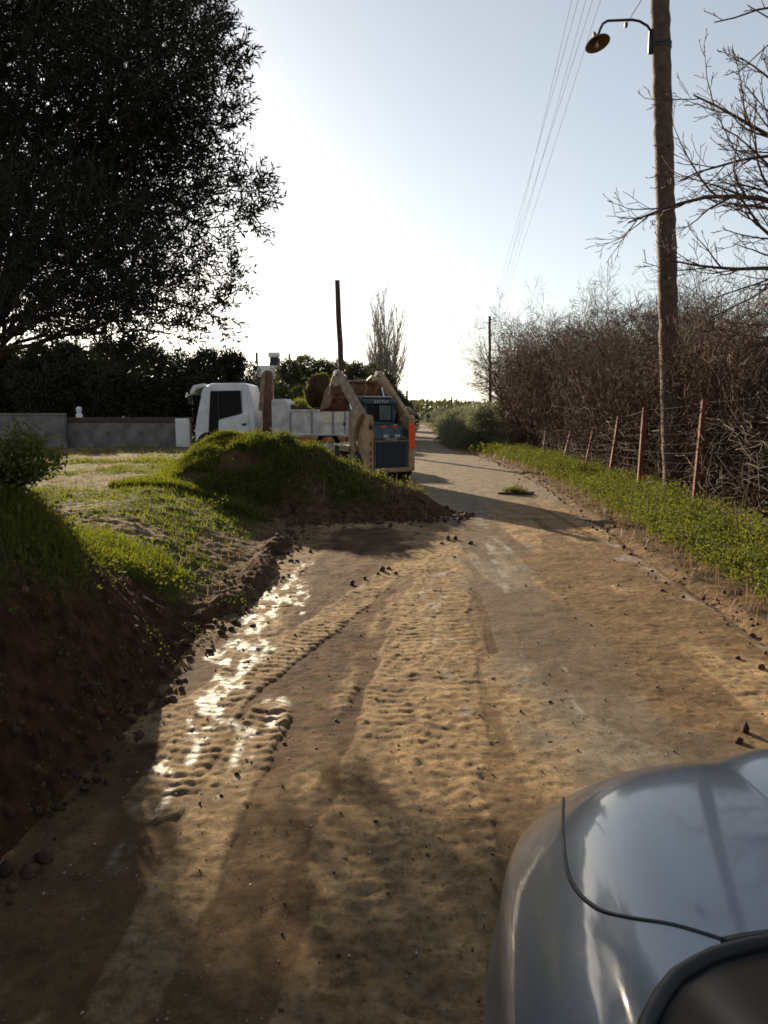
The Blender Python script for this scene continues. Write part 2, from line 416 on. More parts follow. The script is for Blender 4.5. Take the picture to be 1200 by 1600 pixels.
# --- ground material: mask r = green cover, g = red soil, b = dry pale earth
def ground_material():
    m = bpy.data.materials.new('ground'); m.use_nodes = True; n, l = m.node_tree.nodes, m.node_tree.links
    b = n['Principled BSDF']; b.inputs['Roughness'].default_value = .95; b.inputs['Specular IOR Level'].default_value = .05
    tc = n.new('ShaderNodeTexCoord'); at = n.new('ShaderNodeAttribute'); at.attribute_name = 'mask'
    sp = n.new('ShaderNodeSeparateColor'); l.new(at.outputs['Color'], sp.inputs[0])
    def noise(s, d=6):
        q = n.new('ShaderNodeTexNoise'); q.inputs['Scale'].default_value = s; q.inputs['Detail'].default_value = d; l.new(tc.outputs['Object'], q.inputs['Vector']); return q.outputs['Fac']
    def ramp(f, c1, c2, a=.35, z=.65):
        r = n.new('ShaderNodeValToRGB'); r.color_ramp.elements[0].position = a; r.color_ramp.elements[1].position = z
        r.color_ramp.elements[0].color = (*c1, 1); r.color_ramp.elements[1].color = (*c2, 1); l.new(f, r.inputs[0]); return r.outputs[0]
    def mix(f, a, c):
        q = n.new('ShaderNodeMix'); q.data_type = 'RGBA'; l.new(f, q.inputs[0]); l.new(a, q.inputs[6]); l.new(c, q.inputs[7]); return q.outputs[2]
    base = ramp(noise(9), (.075, .048, .028), (.19, .125, .072))
    pale = ramp(noise(14), (.11, .078, .044), (.30, .225, .13))
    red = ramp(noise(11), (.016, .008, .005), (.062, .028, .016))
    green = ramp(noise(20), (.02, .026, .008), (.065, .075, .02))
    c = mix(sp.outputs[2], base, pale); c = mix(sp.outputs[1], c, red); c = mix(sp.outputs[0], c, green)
    l.new(c, b.inputs['Base Color'])
    bp = n.new('ShaderNodeBump'); bp.inputs['Distance'].default_value = .03; bp.inputs['Strength'].default_value = .8
    l.new(noise(35, 8), bp.inputs['Height']); l.new(bp.outputs[0], b.inputs['Normal'])
    return m
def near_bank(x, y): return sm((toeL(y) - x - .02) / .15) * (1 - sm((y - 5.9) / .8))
def green_cover(x, y):
    """0..1 how much grows here"""
    dl = toeL(y) - x; dr = x - edgR(y)
    nz = fbm(x * 1.1, y * 1.1, seed=31, o=4)
    nb = near_bank(x, y); z = terrain(x, y, False)
    crest = sm((dl - .68 + .32 * nz) / .25) * (1 - sm((y - 6.4) / .6))
    g = crest * (.85 + .3 * nz)
    field = sm((dl - .35) / .5) * sm((y - 5.6) / .6)
    track = np.exp(-((x + 4.0 - .55 * (y - 20)) / 1.1) ** 2) * 0 + sm((y - 17.5) / 2) * .9 * sm((-x - 3.0) / 1.5)      # bare dirt near the wall
    g = np.maximum(g, field * (.15 + .85 * sm((nz + .16) / .24)) * (1 - .75 * track))
    q = np.hypot((x + 2.45) / 1.15, (y - 13.6) / 1.3)
    g = np.where(q < 1.5, np.maximum(g * sm((q - 1.2) / .3), sm((1.5 - q) / .2) * np.maximum(sm((z - .90 + .38 * nz) / .2), sm((-x - 2.6) / .3) * sm((z - .4) / .3))), g)
    d, t = seg_d(x, y, -1.9, 13.1, 1.05, 12.25)
    g = np.where((d < 1.5) & (q > 1.0), np.maximum(g * 0, sm((z - .12) / .25) * (.50 + 1.1 * fbm(x * 1.7, y * 1.7, seed=33)) * (1 - sm((t - .86) / .1))), g)
    v = sm((dr - .42 - .22 * nz) / .2) * (1 - sm((dr - 1.4) / .4)) * (.80 + 1.0 * nz)
    g = np.maximum(g, v)
    far = sm((y - 34) / 10) * (sm(dl / .3) + sm(dr / .3)) * .8
    return np.clip(np.maximum(g, far), 0, 1)
def ground_mask(X, Y):
    g = green_cover(X, Y); dl = toeL(Y) - X; dr = X - edgR(Y)
    d, t = seg_d(X, Y, -1.9, 13.1, 1.05, 12.25)
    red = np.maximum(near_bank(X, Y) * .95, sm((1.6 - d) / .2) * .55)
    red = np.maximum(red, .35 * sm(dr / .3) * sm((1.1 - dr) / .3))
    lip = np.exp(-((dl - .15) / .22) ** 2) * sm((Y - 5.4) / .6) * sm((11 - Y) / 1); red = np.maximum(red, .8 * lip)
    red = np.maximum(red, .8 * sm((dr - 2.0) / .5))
    pale = sm((dl - .6) / .5) * sm((Y - 6) / 1.0) * (.65 + .4 * fbm(X * 2, Y * 2, seed=35)) * (1 - red)
    return np.stack([g * .85, red, np.clip(pale, 0, 1), np.ones_like(g)], -1)
_geo = lambda x0, s, f, lim: geom(x0, lim, s, f)[1:]
xs = np.concatenate([-_geo(6.0, .10, 1.13, 2500)[::-1], axis_pts([(-6.0, -4.2, .08), (-4.2, -.2, .035), (-.2, 2.3, .07), (2.3, 5.2, .045), (5.2, 8.0, .1)]), _geo(8.0, .12, 1.14, 2500)])
ys = np.concatenate([-_geo(1.5, .3, 1.5, 300)[::-1], axis_pts([(-1.5, 1.5, .12), (1.5, 15.0, .04), (15.0, 30, .09)]), _geo(30.0, .12, 1.06, 4500)])
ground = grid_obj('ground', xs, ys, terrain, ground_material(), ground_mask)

# --- road ---------------------------------------------------------------
def pxline(pts): return [G(u, v) for u, v in pts]
def line_field(x, y, pts, wid):
    """signed nearest distance to a polyline divided by the local half width, along-distance"""
    best = np.full(x.shape, 1e9); along = np.zeros(x.shape); cross = np.zeros(x.shape); acc = 0
    for i in range(len(pts) - 1):
        (ax, ay), (bx, by) = pts[i], pts[i + 1]; L = math.hypot(bx - ax, by - ay)
        d, t = seg_d(x, y, ax, ay, bx, by)
        w = wid[i] * (1 - t) + wid[i + 1] * t
        sgn = ((bx - ax) * (y - ay) - (by - ay) * (x - ax)) / L
        k = d / w < best
        best = np.where(k, d / w, best); along = np.where(k, acc + t * L, along); cross = np.where(k, sgn, cross)
        acc += L
    return best, along, cross
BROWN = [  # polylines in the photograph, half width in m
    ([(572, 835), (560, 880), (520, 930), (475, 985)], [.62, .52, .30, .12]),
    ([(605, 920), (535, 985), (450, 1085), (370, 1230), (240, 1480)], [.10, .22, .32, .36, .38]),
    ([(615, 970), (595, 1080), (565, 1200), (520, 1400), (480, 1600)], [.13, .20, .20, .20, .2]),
    ([(425, 905), (300, 1090), (130, 1300), (-80, 1560)], [.10, .22, .30, .34]),  # shade along the bank foot, painted darker into the road colour
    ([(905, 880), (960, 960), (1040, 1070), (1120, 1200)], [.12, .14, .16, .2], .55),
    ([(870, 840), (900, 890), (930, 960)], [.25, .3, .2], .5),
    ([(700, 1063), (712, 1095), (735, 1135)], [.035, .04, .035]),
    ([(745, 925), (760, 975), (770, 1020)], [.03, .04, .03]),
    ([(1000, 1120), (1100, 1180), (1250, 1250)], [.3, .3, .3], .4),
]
GREY = [([(735, 800), (765, 860), (800, 930), (880, 1050), (960, 1170), (1060, 1320)], [.30, .34, .34, .38, .42, .45]),
        ([(700, 700), (720, 740), (735, 800)], [.9, .7, .3]), ([(1060, 1180), (1100, 1300)], [.3, .3])]
WHITE = [([(757, 800), (766, 850), (776, 890), (790, 925)], [.05, .05, .045, .03]),
         ([(766, 838), (800, 862)], [.03, .015]), ([(700, 895), (660, 912)], [.03, .04]),
         ([(878, 1030), (890, 1080), (925, 1140), (935, 1200)], [.018, .025, .035, .03]),
         ([(805, 985), (822, 1050)], [.012, .02]),
         ([(900, 790), (985, 872), (1080, 925), (1180, 990), (1260, 1040)], [.06, .10, .07, .09, .08]),
         ([(860, 760), (1000, 850)], [.05, .05]),
         ([(670, 925), (690, 990), (715, 1080), (740, 1130)], [.05, .05, .04, .02])]
WET = [([(470, 880), (430, 940), (385, 1010), (335, 1120)], [.10, .13, .13, .10]),
       ([(470, 915), (468, 960)], [.05, .05]), ([(335, 1120), (270, 1200), (225, 1270), (150, 1400)], [.08, .07, .05, .04]),
       ([(440, 1090), (400, 1140), (370, 1190), (340, 1250)], [.05, .06, .05, .04]),
       ]
TREAD = [([(640, 885), (600, 905), (520, 965), (430, 1030), (340, 1090), (240, 1140)], .17),
         ([(690, 870), (640, 980), (600, 1120), (560, 1330), (520, 1600)], .17),
         ([(700, 900), (700, 1000), (700, 1120), (690, 1300), (680, 1600)], .20),
         ([(455, 885), (420, 960), (350, 1090), (250, 1250)], .16),
         ([(420, 1110), (330, 1290), (200, 1560)], .13)]
def pl(defs): return [(pxline(d[0]), d[1], d[2] if len(d) > 2 else 1.0) for d in defs]
BROWN, GREY, WHITE, WET, TREAD = pl(BROWN), pl(GREY), pl(WHITE), pl(WET), [(pxline(p), w) for p, w in TREAD]
def soft(x, y, defs, k, seed, noise=.35, freq=3.0):
    m = np.zeros(x.shape); nz = fbm(x * freq, y * freq * .7, seed=seed, o=5) * noise
    for p, w, wt in defs:
        b, _, _ = line_field(x, y, p, w); m = np.maximum(m, wt * sm((1.0 + k / 2 - b + nz) / k))
    return m
_cache = {}
def road_masks(X, Y):
    key = X.shape
    if key in _cache: return _cache[key]
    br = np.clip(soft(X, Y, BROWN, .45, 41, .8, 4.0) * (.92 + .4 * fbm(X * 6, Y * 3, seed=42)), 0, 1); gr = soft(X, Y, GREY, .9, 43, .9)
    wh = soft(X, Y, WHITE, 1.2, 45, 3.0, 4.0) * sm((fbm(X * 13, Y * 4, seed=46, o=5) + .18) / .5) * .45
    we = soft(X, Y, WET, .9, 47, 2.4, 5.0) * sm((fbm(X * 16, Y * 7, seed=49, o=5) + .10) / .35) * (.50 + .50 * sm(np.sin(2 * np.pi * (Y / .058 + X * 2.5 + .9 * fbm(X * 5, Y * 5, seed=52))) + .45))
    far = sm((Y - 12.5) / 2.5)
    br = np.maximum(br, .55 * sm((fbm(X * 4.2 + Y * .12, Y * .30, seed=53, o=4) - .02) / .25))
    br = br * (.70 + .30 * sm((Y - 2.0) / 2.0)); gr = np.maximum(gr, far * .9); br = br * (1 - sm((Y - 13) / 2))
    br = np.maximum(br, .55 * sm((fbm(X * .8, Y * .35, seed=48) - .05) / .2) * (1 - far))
    tr = np.zeros(X.shape); tm = np.zeros(X.shape)
    for i, (p, w) in enumerate(TREAD):
        b, a, c = line_field(X, Y, p, [w] * len(p))
        m = sm((1.05 - b + .35 * fbm(X * 4, Y * 4, seed=65 + i)) / .25) * (1 - we * .0)
        pat = np.sin(2 * np.pi * (a / (.085 if i != 2 else .11) + np.abs(c) * 3.2 + .08 * fbm(X * 4, Y * 4, seed=50 + i)))
        pat = sm(pat * 2.6 + .4) * m * np.clip(.50 + 1.0 * fbm(X * 2.2, Y * 1.2, seed=60 + i), 0, 1.1)
        tr = np.maximum(tr, pat); tm = np.maximum(tm, m)
    br = br * (1 - .85 * sm(tm * 1.2) * (np.abs(tm) > .3))
    _cache[key] = (br, gr, wh, we, tr, tm)
    return _cache[key]
def road_z(X, Y):
    br, gr, wh, we, tr, tm = road_masks(X, Y)
    z = .012 * fbm(X * 1.2, Y * .8, seed=70) + .006 * fbm(X * 7, Y * 7, seed=71, o=3)
    n1 = fbm(X * 22, Y * 22, seed=72, o=4)
    z = z + .004 * np.abs(fbm(X * 30, Y * 30, seed=75, o=2)) + .008 * n1 * (1 - .7 * gr) * (1 - .5 * br)
    clod = np.maximum(0, fbm(X * 13, Y * 13, seed=73, o=3) - .28)
    z = z + .014 * clod * (1 - gr * .7) * (1 - sm(br * 1.3) * .6)
    z = z + .0065 * tr - .009 * br + .010 * np.maximum(0, fbm(X * 5, Y * .6, seed=54))
    return z
def road_mask_rgba(X, Y):
    br, gr, wh, we, tr, tm = road_masks(X, Y)
    return np.stack([br, gr, np.clip(wh, 0, 1), np.clip(we, 0, 1)], -1)
def road_material():
    m = bpy.data.materials.new('road dirt'); m.use_nodes = True; n, l = m.node_tree.nodes, m.node_tree.links
    b = n['Principled BSDF']
    tc = n.new('ShaderNodeTexCoord'); at = n.new('ShaderNodeAttribute'); at.attribute_name = 'mask'
    sp = n.new('ShaderNodeSeparateColor'); l.new(at.outputs['Color'], sp.inputs[0])
    def noise(s, d=6, r=.6):
        q = n.new('ShaderNodeTexNoise'); q.inputs['Scale'].default_value = s; q.inputs['Detail'].default_value = d; q.inputs['Roughness'].default_value = r; l.new(tc.outputs['Object'], q.inputs['Vector']); return q.outputs['Fac']
    def ramp(f, c1, c2, a=.35, z=.65):
        r = n.new('ShaderNodeValToRGB'); r.color_ramp.elements[0].position = a; r.color_ramp.elements[1].position = z
        r.color_ramp.elements[0].color = (*c1, 1); r.color_ramp.elements[1].color = (*c2, 1); l.new(f, r.inputs[0]); return r.outputs[0]
    def mix(f, a, c):
        q = n.new('ShaderNodeMix'); q.data_type = 'RGBA'; l.new(f, q.inputs[0]); l.new(a, q.inputs[6]); l.new(c, q.inputs[7]); return q.outputs[2]
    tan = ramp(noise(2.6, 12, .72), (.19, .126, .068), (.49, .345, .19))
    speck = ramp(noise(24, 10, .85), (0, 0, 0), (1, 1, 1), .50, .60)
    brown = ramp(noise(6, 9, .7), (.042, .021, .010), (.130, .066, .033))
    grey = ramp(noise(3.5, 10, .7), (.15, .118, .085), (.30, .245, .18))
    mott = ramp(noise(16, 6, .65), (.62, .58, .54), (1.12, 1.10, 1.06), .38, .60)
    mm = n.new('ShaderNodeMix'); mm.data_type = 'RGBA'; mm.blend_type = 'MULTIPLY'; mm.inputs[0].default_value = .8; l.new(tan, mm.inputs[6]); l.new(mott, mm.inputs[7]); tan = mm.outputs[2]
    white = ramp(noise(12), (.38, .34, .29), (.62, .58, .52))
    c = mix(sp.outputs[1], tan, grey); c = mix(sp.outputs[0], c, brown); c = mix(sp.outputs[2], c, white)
    wetc = ramp(noise(10), (.14, .10, .062), (.27, .21, .15)); wf = n.new('ShaderNodeMath'); wf.operation = 'MULTIPLY'; wf.inputs[1].default_value = .8
    l.new(at.outputs['Alpha'], wf.inputs[0]); c = mix(wf.outputs[0], c, wetc)
    peb = ramp(noise(140, 2), (0, 0, 0), (1, 1, 1), .66, .70)
    pc = n.new('ShaderNodeRGB'); pc.outputs[0].default_value = (.36, .33, .28, 1)
    pf = n.new('ShaderNodeMath'); pf.operation = 'MULTIPLY'; pf.inputs[1].default_value = .55; l.new(peb, pf.inputs[0]); c = mix(pf.outputs[0], c, pc.outputs[0])
    dk = n.new('ShaderNodeRGB'); dk.outputs[0].default_value = (.07, .042, .024, 1)
    df = n.new('ShaderNodeMath'); df.operation = 'MULTIPLY'; df.inputs[1].default_value = .62; l.new(speck, df.inputs[0]); c = mix(df.outputs[0], c, dk.outputs[0])
    l.new(c, b.inputs['Base Color'])
    rr = n.new('ShaderNodeMapRange'); l.new(at.outputs['Alpha'], rr.inputs[0]); rr.inputs[3].default_value = .85; rr.inputs[4].default_value = .36
    l.new(rr.outputs[0], b.inputs['Roughness']); sr = n.new('ShaderNodeMapRange'); l.new(at.outputs['Alpha'], sr.inputs[0]); sr.inputs[3].default_value = .06; sr.inputs[4].default_value = .45; l.new(sr.outputs[0], b.inputs['Specular IOR Level'])
    bp = n.new('ShaderNodeBump'); bp.inputs['Distance'].default_value = .012; bp.inputs['Strength'].default_value = 1.0
    l.new(noise(85, 9, .8), bp.inputs['Height']); l.new(bp.outputs[0], b.inputs['Normal'])
    return m
yr = np.concatenate([axis_pts([(-30, -2, 1.0), (-2, 1.4, .1), (1.4, 8, .014), (8, 14.5, .026), (14.5, 24, .08)]), _geo(23.9, .12, 1.04, 500)])
tt = np.linspace(0, 1, 300)
YY = np.repeat(yr[:, None], len(tt), 1)
L0 = toeL(yr) - .45; R0 = edgR(yr) + .25
XX = L0[:, None] + (R0 - L0)[:, None] * tt[None]
farlift = lambda Y: 0 * Y
def road_full_z(X, Y):
    base = 2.2 * sm((Y - 150) / 350.0) + .6 * fbm(X * .01, Y * .01, seed=20) * sm((Y - 80) / 100.0)
    edge = np.minimum((X - toeL(Y) + .45), (edgR(Y) + .25 - X))
    return base + road_z(X, Y) - .09 * (1 - sm(edge / .3))
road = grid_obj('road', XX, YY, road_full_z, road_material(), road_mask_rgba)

# --- loose clods and pebbles
def ico(sub=1):
    import bmesh
    bm = bmesh.new(); bmesh.ops.create_icosphere(bm, subdivisions=sub, radius=1)
    V = np.array([v.co[:] for v in bm.verts]); F = np.array([[v.index for v in f.verts] for f in bm.faces]); bm.free(); return V, F
IV, IF = ico(1)
def rocks(name, C, s, m, kind='stuff', parent=None, label=None):
    n = len(C); V = IV[None] * (1 + RNG.normal(size=(n, len(IV), 1)) * .19) * s[:, None, None] * (0.6 + .8 * RNG.random((n, 1, 3)))
    V = V + C[:, None]
    F = (IF[None] + (np.arange(n) * len(IV))[:, None, None]).reshape(-1, 3)
    o = npobj(name, V.reshape(-1, 3), F, m, kind=kind, parent=parent)
    return tag(o, label)
n = 3600
y = 1.4 + 15 * RNG.random(n) ** 1.4; x = toeL(y) + (edgR(y) - toeL(y)) * RNG.random(n)
keep = (fbm(x * 1.2, y * .6, seed=80) + RNG.normal(size=n) * .25) > .12
x, y = x[keep], y[keep]; s = .0025 + .008 * RNG.random(len(x)) ** 6
C = np.stack([x, y, road_full_z(x[None], y[None])[0] + s * .3], 1)
tag(rocks('soil_crumbs', C, s, M_clod), 'small brown soil crumbs scattered over the dirt road')
_cache.clear()
n = 2500
y = 1.4 + 9 * RNG.random(n) ** 1.3; x = toeL(y) + (edgR(y) - toeL(y)) * RNG.random(n); s = .002 + .004 * RNG.random(n) ** 3
C = np.stack([x, y, road_full_z(x[None], y[None])[0] + s * .3], 1)
tag(rocks('gravel', C, s, M_stone), 'pale pebbles scattered over the dirt road')
_cache.clear()
# bigger lumps along the foot of the pile, the ramp lip and the right edge
pts = []
for k in range(420):
    t = RNG.random(); pts.append((-1.3 + 2.7 * t + RNG.normal() * .1, 11.35 - .1 * t + RNG.normal() * .22 + .9 * t * t, .010 + .03 * RNG.random() ** 3))
for k in range(350):
    t = RNG.random(); dd = RNG.random(); pts.append((-1.7 + 2.6 * t + RNG.normal() * .1, 12.9 - .8 * t - 1.35 * dd * (1 - .6 * t), .010 + .03 * RNG.random() ** 3))
for k in range(300):
    yy = 5.6 + 5 * RNG.random(); pts.append((toeL(yy) - .1 + RNG.normal() * .16, yy, .008 + .025 * RNG.random() ** 3))
for k in range(450):
    yy = 5 + 22 * RNG.random(); pts.append((edgR(yy) + .05 + RNG.normal() * .16, yy, .007 + .022 * RNG.random() ** 3))
for k in range(220):
    yy = 2 + 4 * RNG.random(); pts.append((toeL(yy) - abs(RNG.normal()) * .3, yy, .008 + .03 * RNG.random() ** 3))
for u, v, s_ in [(597, 893, .035), (607, 890, .03), (590, 898, .025), (570, 905, .03), (618, 897, .02), (700, 843, .05), (712, 843, .035), (690, 850, .03), (710, 872, .03), (1190, 1045, .03), (735, 850, .03), (1155, 1160, .03), (1165, 1143, .03), (550, 912, .03)]:
    gx, gy = G(u, v); pts.append((gx, gy, s_))
pts = np.array(pts); zz = np.maximum(terrain(pts[:, 0], pts[:, 1]), .0)
tag(rocks('soil_clods', np.stack([pts[:, 0], pts[:, 1], zz + pts[:, 2] * .3], 1), pts[:, 2], M_clodred), 'lumps of dark red soil along the road edges and the pile')

# ================================================================== STRUCTURES FAR AND NEAR
# --- block wall behind the field (two heights), panels, coping
WY = 28.0
wall = empty('block_wall', (-9.9, WY, .25), label='long low grey block wall with brown coping at the back of the field', cat='wall')
def loc(o, p): return Vector(p) - o.location
x0 = P(300, 695, WY).x; x1 = P(75, 695, WY).x
pan = MB().box((0, 0, .47), (1.176, .2, .94)).build('panel', M_concrete, wall, bevel=.006)
k = 0; x = x0 - .6
while x > x1 - .2:
    o = pan if k == 0 else pan.copy()
    if k: COL.objects.link(o)
    o.location = (x - wall.location.x, 0.005 * math.sin(k * 2.3), 0); k += 1; x -= 1.18
xm = (x0 + x + .6) / 2
MB().box((xm - wall.location.x, 0, 1.03), (x0 - x - .6 + .1, .30, .17)).build('coping', M_capst, wall, bevel=.02)
wall2 = empty('block_wall', (-13.5, WY - .4, .25), label='taller grey block wall section at the far left by the dark trees', cat='wall')
xe = P(112, 695, WY).x; pan2 = None; x = xe - .6; k = 0
while x > -26:
    o = MB().box((0, 0, .60), (1.176, .2, 1.2)).build('panel', M_concrete, wall2, bevel=.006) if k == 0 else pan2.copy()
    if k: COL.objects.link(o)
    else: pan2 = o
    o.location = (x - wall2.location.x, 0.012 * math.sin(k * 1.3), 0.005 * math.cos(k * 2.1)); k += 1; x -= 1.18
MB().box(((xe + x + .6) / 2 - wall2.location.x, 0, 1.235), (xe - x - .6, .26, .07)).build('coping', M_concrete, wall2, bevel=.01)
p = P(120, 658, WY - .25)
MB().lathe([(0, 0), (.11, 0), (.12, .05), (.12, .16), (.07, .24), (.10, .30), (.10, .40), (.05, .45), (0, .45)], n=14).build('white_jug', M_white, smooth=True, label='small white jug standing on the grey block wall', cat='jug').location = (p.x, WY + .0, 1.30)
cab = empty('utility_cabinet', (P(286, 690, WY - .6).x, WY - .6, .28), label='white utility cabinet standing against the block wall by the truck front', cat='cabinet')
MB().box((0, 0, .56), (.44, .28, 1.0)).build('body', M_white, cab, bevel=.015)
MB().box((0, -.15, .56), (.36, .02, .86)).build('door', M_white, cab, bevel=.006)
MB().box((0, 0, .03), (.5, .34, .07)).build('base', M_concrete, cab)

# --- white house behind the trees
HX, HY = P(430, 600, 62).x, 62
def hz(v, y=HY): return P(0, v, y).z
house = empty('flat_roofed_house', (HX, HY, .2), label='white flat roofed house behind the trees with roof tank', cat='house')
zr = hz(571) - .2; xl = P(396, 600, HY).x - HX; xr = P(442, 600, HY).x - HX
MB().box(((xl + xr) / 2, 3, zr / 2), (xr - xl, 6, zr)).build('wall', M_white, house, bevel=.03)
MB().box(((xl + xr) / 2 + 2.6, 4, (zr - .2) / 2), (3.2, 6, zr - .5)).build('wall', M_white, house, bevel=.03)
for wx in (xl + .7, xl + 1.8):
    w = MB().box((wx, -.02, zr - 1.3), (.7, .06, .9)).build('window', M_glass, house)
    MB().box((wx, -.05, zr - 1.82), (.85, .12, .06)).build('sill', M_white, w)
def hx(u): return P(u, 600, HY).x - HX
MB().box((hx(428), .8, zr + .32), (.72, .7, .64)).build('roof_tank', M_grille, house, bevel=.05)
MB().tube([(hx(428) - .48, .6, zr + .86), (hx(428) + .42, .6, zr + .86)], .22, 14).build('water_cylinder', M_white, house, smooth=True)
MB().prism([(.35, zr), (1.2, zr + .65), (1.25, zr + .6), (.42, zr)], 'x', hx(428) - .4, hx(428) + .4).build('solar_panel', M_glass, house)
MB().tube([(hx(401), .4, zr - .1), (hx(401) - .02, .4, zr + 1.05)], .10, 8).build('chimney', M_iron, house)
MB().tube([(hx(452), .4, zr - .6), (hx(452), .4, zr + .95)], .09, 8).build('chimney', M_fargrey, house)
MB().lathe([(0, 0), (.18, .02), (.34, .08)], n=18, M=Matrix.Rotation(R(70), 3, 'X') @ Matrix.Rotation(R(30), 3, 'Y')).build('satellite_dish', M_fargrey, house, smooth=True).location = (hx(468), .4, zr + .45)
MB().tube([(hx(468), .45, zr - .6), (hx(468), .45, zr + .45)], .03, 6).build('mast', M_iron, house)

def far_building(u0, u1, vt, y, lab, nm='distant_building', floors=2):
    a, b = P(u0, vt, y), P(u1, vt, y); g = 0.0
    bl = empty(nm, ((a.x + b.x) / 2, y, g), label=lab, cat='building')
    w, h = b.x - a.x, a.z - g
    MB().box((0, w * .3, h / 2), (w, w * .6, h)).build('wall', M_fargrey, bl)
    MB().box((0, w * .3, h + .15), (w * 1.02, w * .62, .3)).build('roof', M_concrete, bl)
    nw = max(2, int(w / 5))
    wm = None
    for i in range(nw):
        o = MB().box((0, 0, 0), (w / nw * .4, .1, 1.4)).build('window', M_glass, bl) if wm is None else wm.copy()
        if wm is not None: COL.objects.link(o)
        wm = wm or o
        o.location = (-w / 2 + w / nw * (i + .5), -.06, h - 1.6)
far_building(656, 679, 633, 260, 'grey flat roofed building on the skyline at the end of the road')
far_building(644, 655.5, 628, 250, 'narrow pale building rising just beyond the dark roadside trees')

# ================================================================== POLES, LAMP, WIRES
def wood_pole(name, base, top, r0, r1, m, label, n=16, seg=26, rough=.012):
    base, top = Vector(base), Vector(top); pts = [base.lerp(top, i / seg) + Vector((random.gauss(0, rough * .5), random.gauss(0, rough * .5), 0)) for i in range(seg + 1)]
    rad = [(r0 + (r1 - r0) * i / seg) * (1 + random.gauss(0, .018)) for i in range(seg + 1)]
    b0 = empty(name, base, label=label, cat='utility pole')
    MB().tube([p - base for p in pts], rad, n).build('shaft', m, b0, smooth=True)
    return b0
PB = P(1052, 778, 14.2); PB.z = .05
PT = P(1030, -40, 14.2)
pole = wood_pole('utility_pole', PB, PT, .178, .156, M_polewood, 'tall weathered wooden pole carrying the street lamp', seg=60, n=20)
def on_pole(v): t = (P(0, v, 14.2).z - PB.z) / (PT.z - PB.z); return (PT - PB) * t
c = on_pole(75)
for dz in (0, .06): MB().lathe([(.175, -.02), (.185, -.02), (.185, .02), (.175, .02)], c=c + Vector((0, 0, dz)), n=20, M=Matrix.Scale(.93, 3)).build('clamp_band', M_iron, pole)
MB().beam(c + Vector((-.19, 0, -.1)), c + Vector((-.19, 0, .3)), .05, .07, up=(1, 0, 0)).build('bracket', M_iron, pole, bevel=.008)
def q(u, v, y=14.2): return P(u, v, y) - PB
arm = [q(1020, 72), q(1019, 55), q(1010, 43), q(997, 37), q(985, 36), q(965, 38), q(945, 40), q(937, 46), q(932, 56), q(929, 64)]
arm = [Vector((p.x, p.y - .25 * i / 9, p.z)) for i, p in enumerate(arm)]
MB().tube(arm, .022, 8).build('lamp_arm', M_iron, pole, smooth=True)
s0 = MB().lathe([(.016, .16), (.035, .10), (.05, .05), (.10, .02), (.205, -.05), (.212, -.07), (.200, -.065), (.09, 0), (.03, .02)], n=32, M=Matrix.Rotation(R(-14), 3, 'Y') @ Matrix.Rotation(R(-16), 3, 'X')).build('lamp_shade', M_enamel, pole, smooth=True)
s0.location = arm[-1] + Vector((-.03, 0, -.1))
MB().lathe([(0, -.13), (.03, -.12), (.045, -.08), (.03, -.03), (.02, 0)], n=14).build('bulb', M_bulb, s0, smooth=True)
MB().tube([q(979, 38), on_pole(-25) + Vector((-.14, 0, 0))], .006, 5).build('stay_wire', M_wire, pole)
MB().box(q(978, 39), (.05, .05, .07)).build('arm_clamp', M_iron, pole)
for v, a in ((232, -.5), (410, .3)):
    MB().tube([on_pole(v) + Vector((.03, -.16, 0)), on_pole(v) + Vector((.03, -.20, 0))], .018, 8).build('bolt', M_iron, pole)

FB = P(766, 700, 52); FB.z = .1; FT = P(765, 494, 52)
pole2 = wood_pole('utility_pole', FB, FT, .11, .085, M_darkwood, 'thin dark pole by the road end of the bare thicket', seg=12)
ins = []
for k in range(5):
    z = (FT.z - FB.z) - .12 - .10 * k
    MB().box((-.12 if k % 2 else .12, 0, z), (.24, .05, .05)).build('bracket', M_iron, pole2)
    ins.append(FB + Vector((-.24 if k % 2 else .24, 0, z + .04)))
LB = P(538, 640, 32); LB.z = .1; LT = P(527, 438, 32)
pole3 = wood_pole('utility_pole', LB, LT, .135, .10, M_darkwood, 'leaning dark wooden pole behind the loader arms', seg=16)
DB = P(705, 650, 120); DB.z = 0; wood_pole('utility_pole', DB, P(706, 620, 120), .16, .12, M_darkwood, 'tiny distant pole above the silver green hedge', seg=5)
DB = P(635, 650, 75); DB.z = 0; wood_pole('utility_pole', DB, P(636, 610, 75), .12, .10, M_darkwood, 'short distant pole above the dark trees past the loader', seg=5)
for k in range(5):
    near = Vector((P(903 + 11 * k, 0, 11.9).x, 11.9, 8.0 + .05 * (k % 2)))
    a = ins[k]; d = near - a; b = a + d * (60 / 40.1); b.z = 8.4
    n = 40; pts = []
    for i in range(n + 1):
        t = i / n; p = a.lerp(b, t); p.z -= .55 * 4 * t * (1 - t) * .5; pts.append(p)
    # keep the wire through 'near': lift so that its sag passes there
    MB().tube(pts, .0036, 4, cap=False).build('power_line', M_cable, label=('leftmost', 'second from left', 'middle', 'second from right', 'rightmost')[k] + ' of the five overhead wires strung to the thin far pole', cat='wire', group='overhead wires above the road')

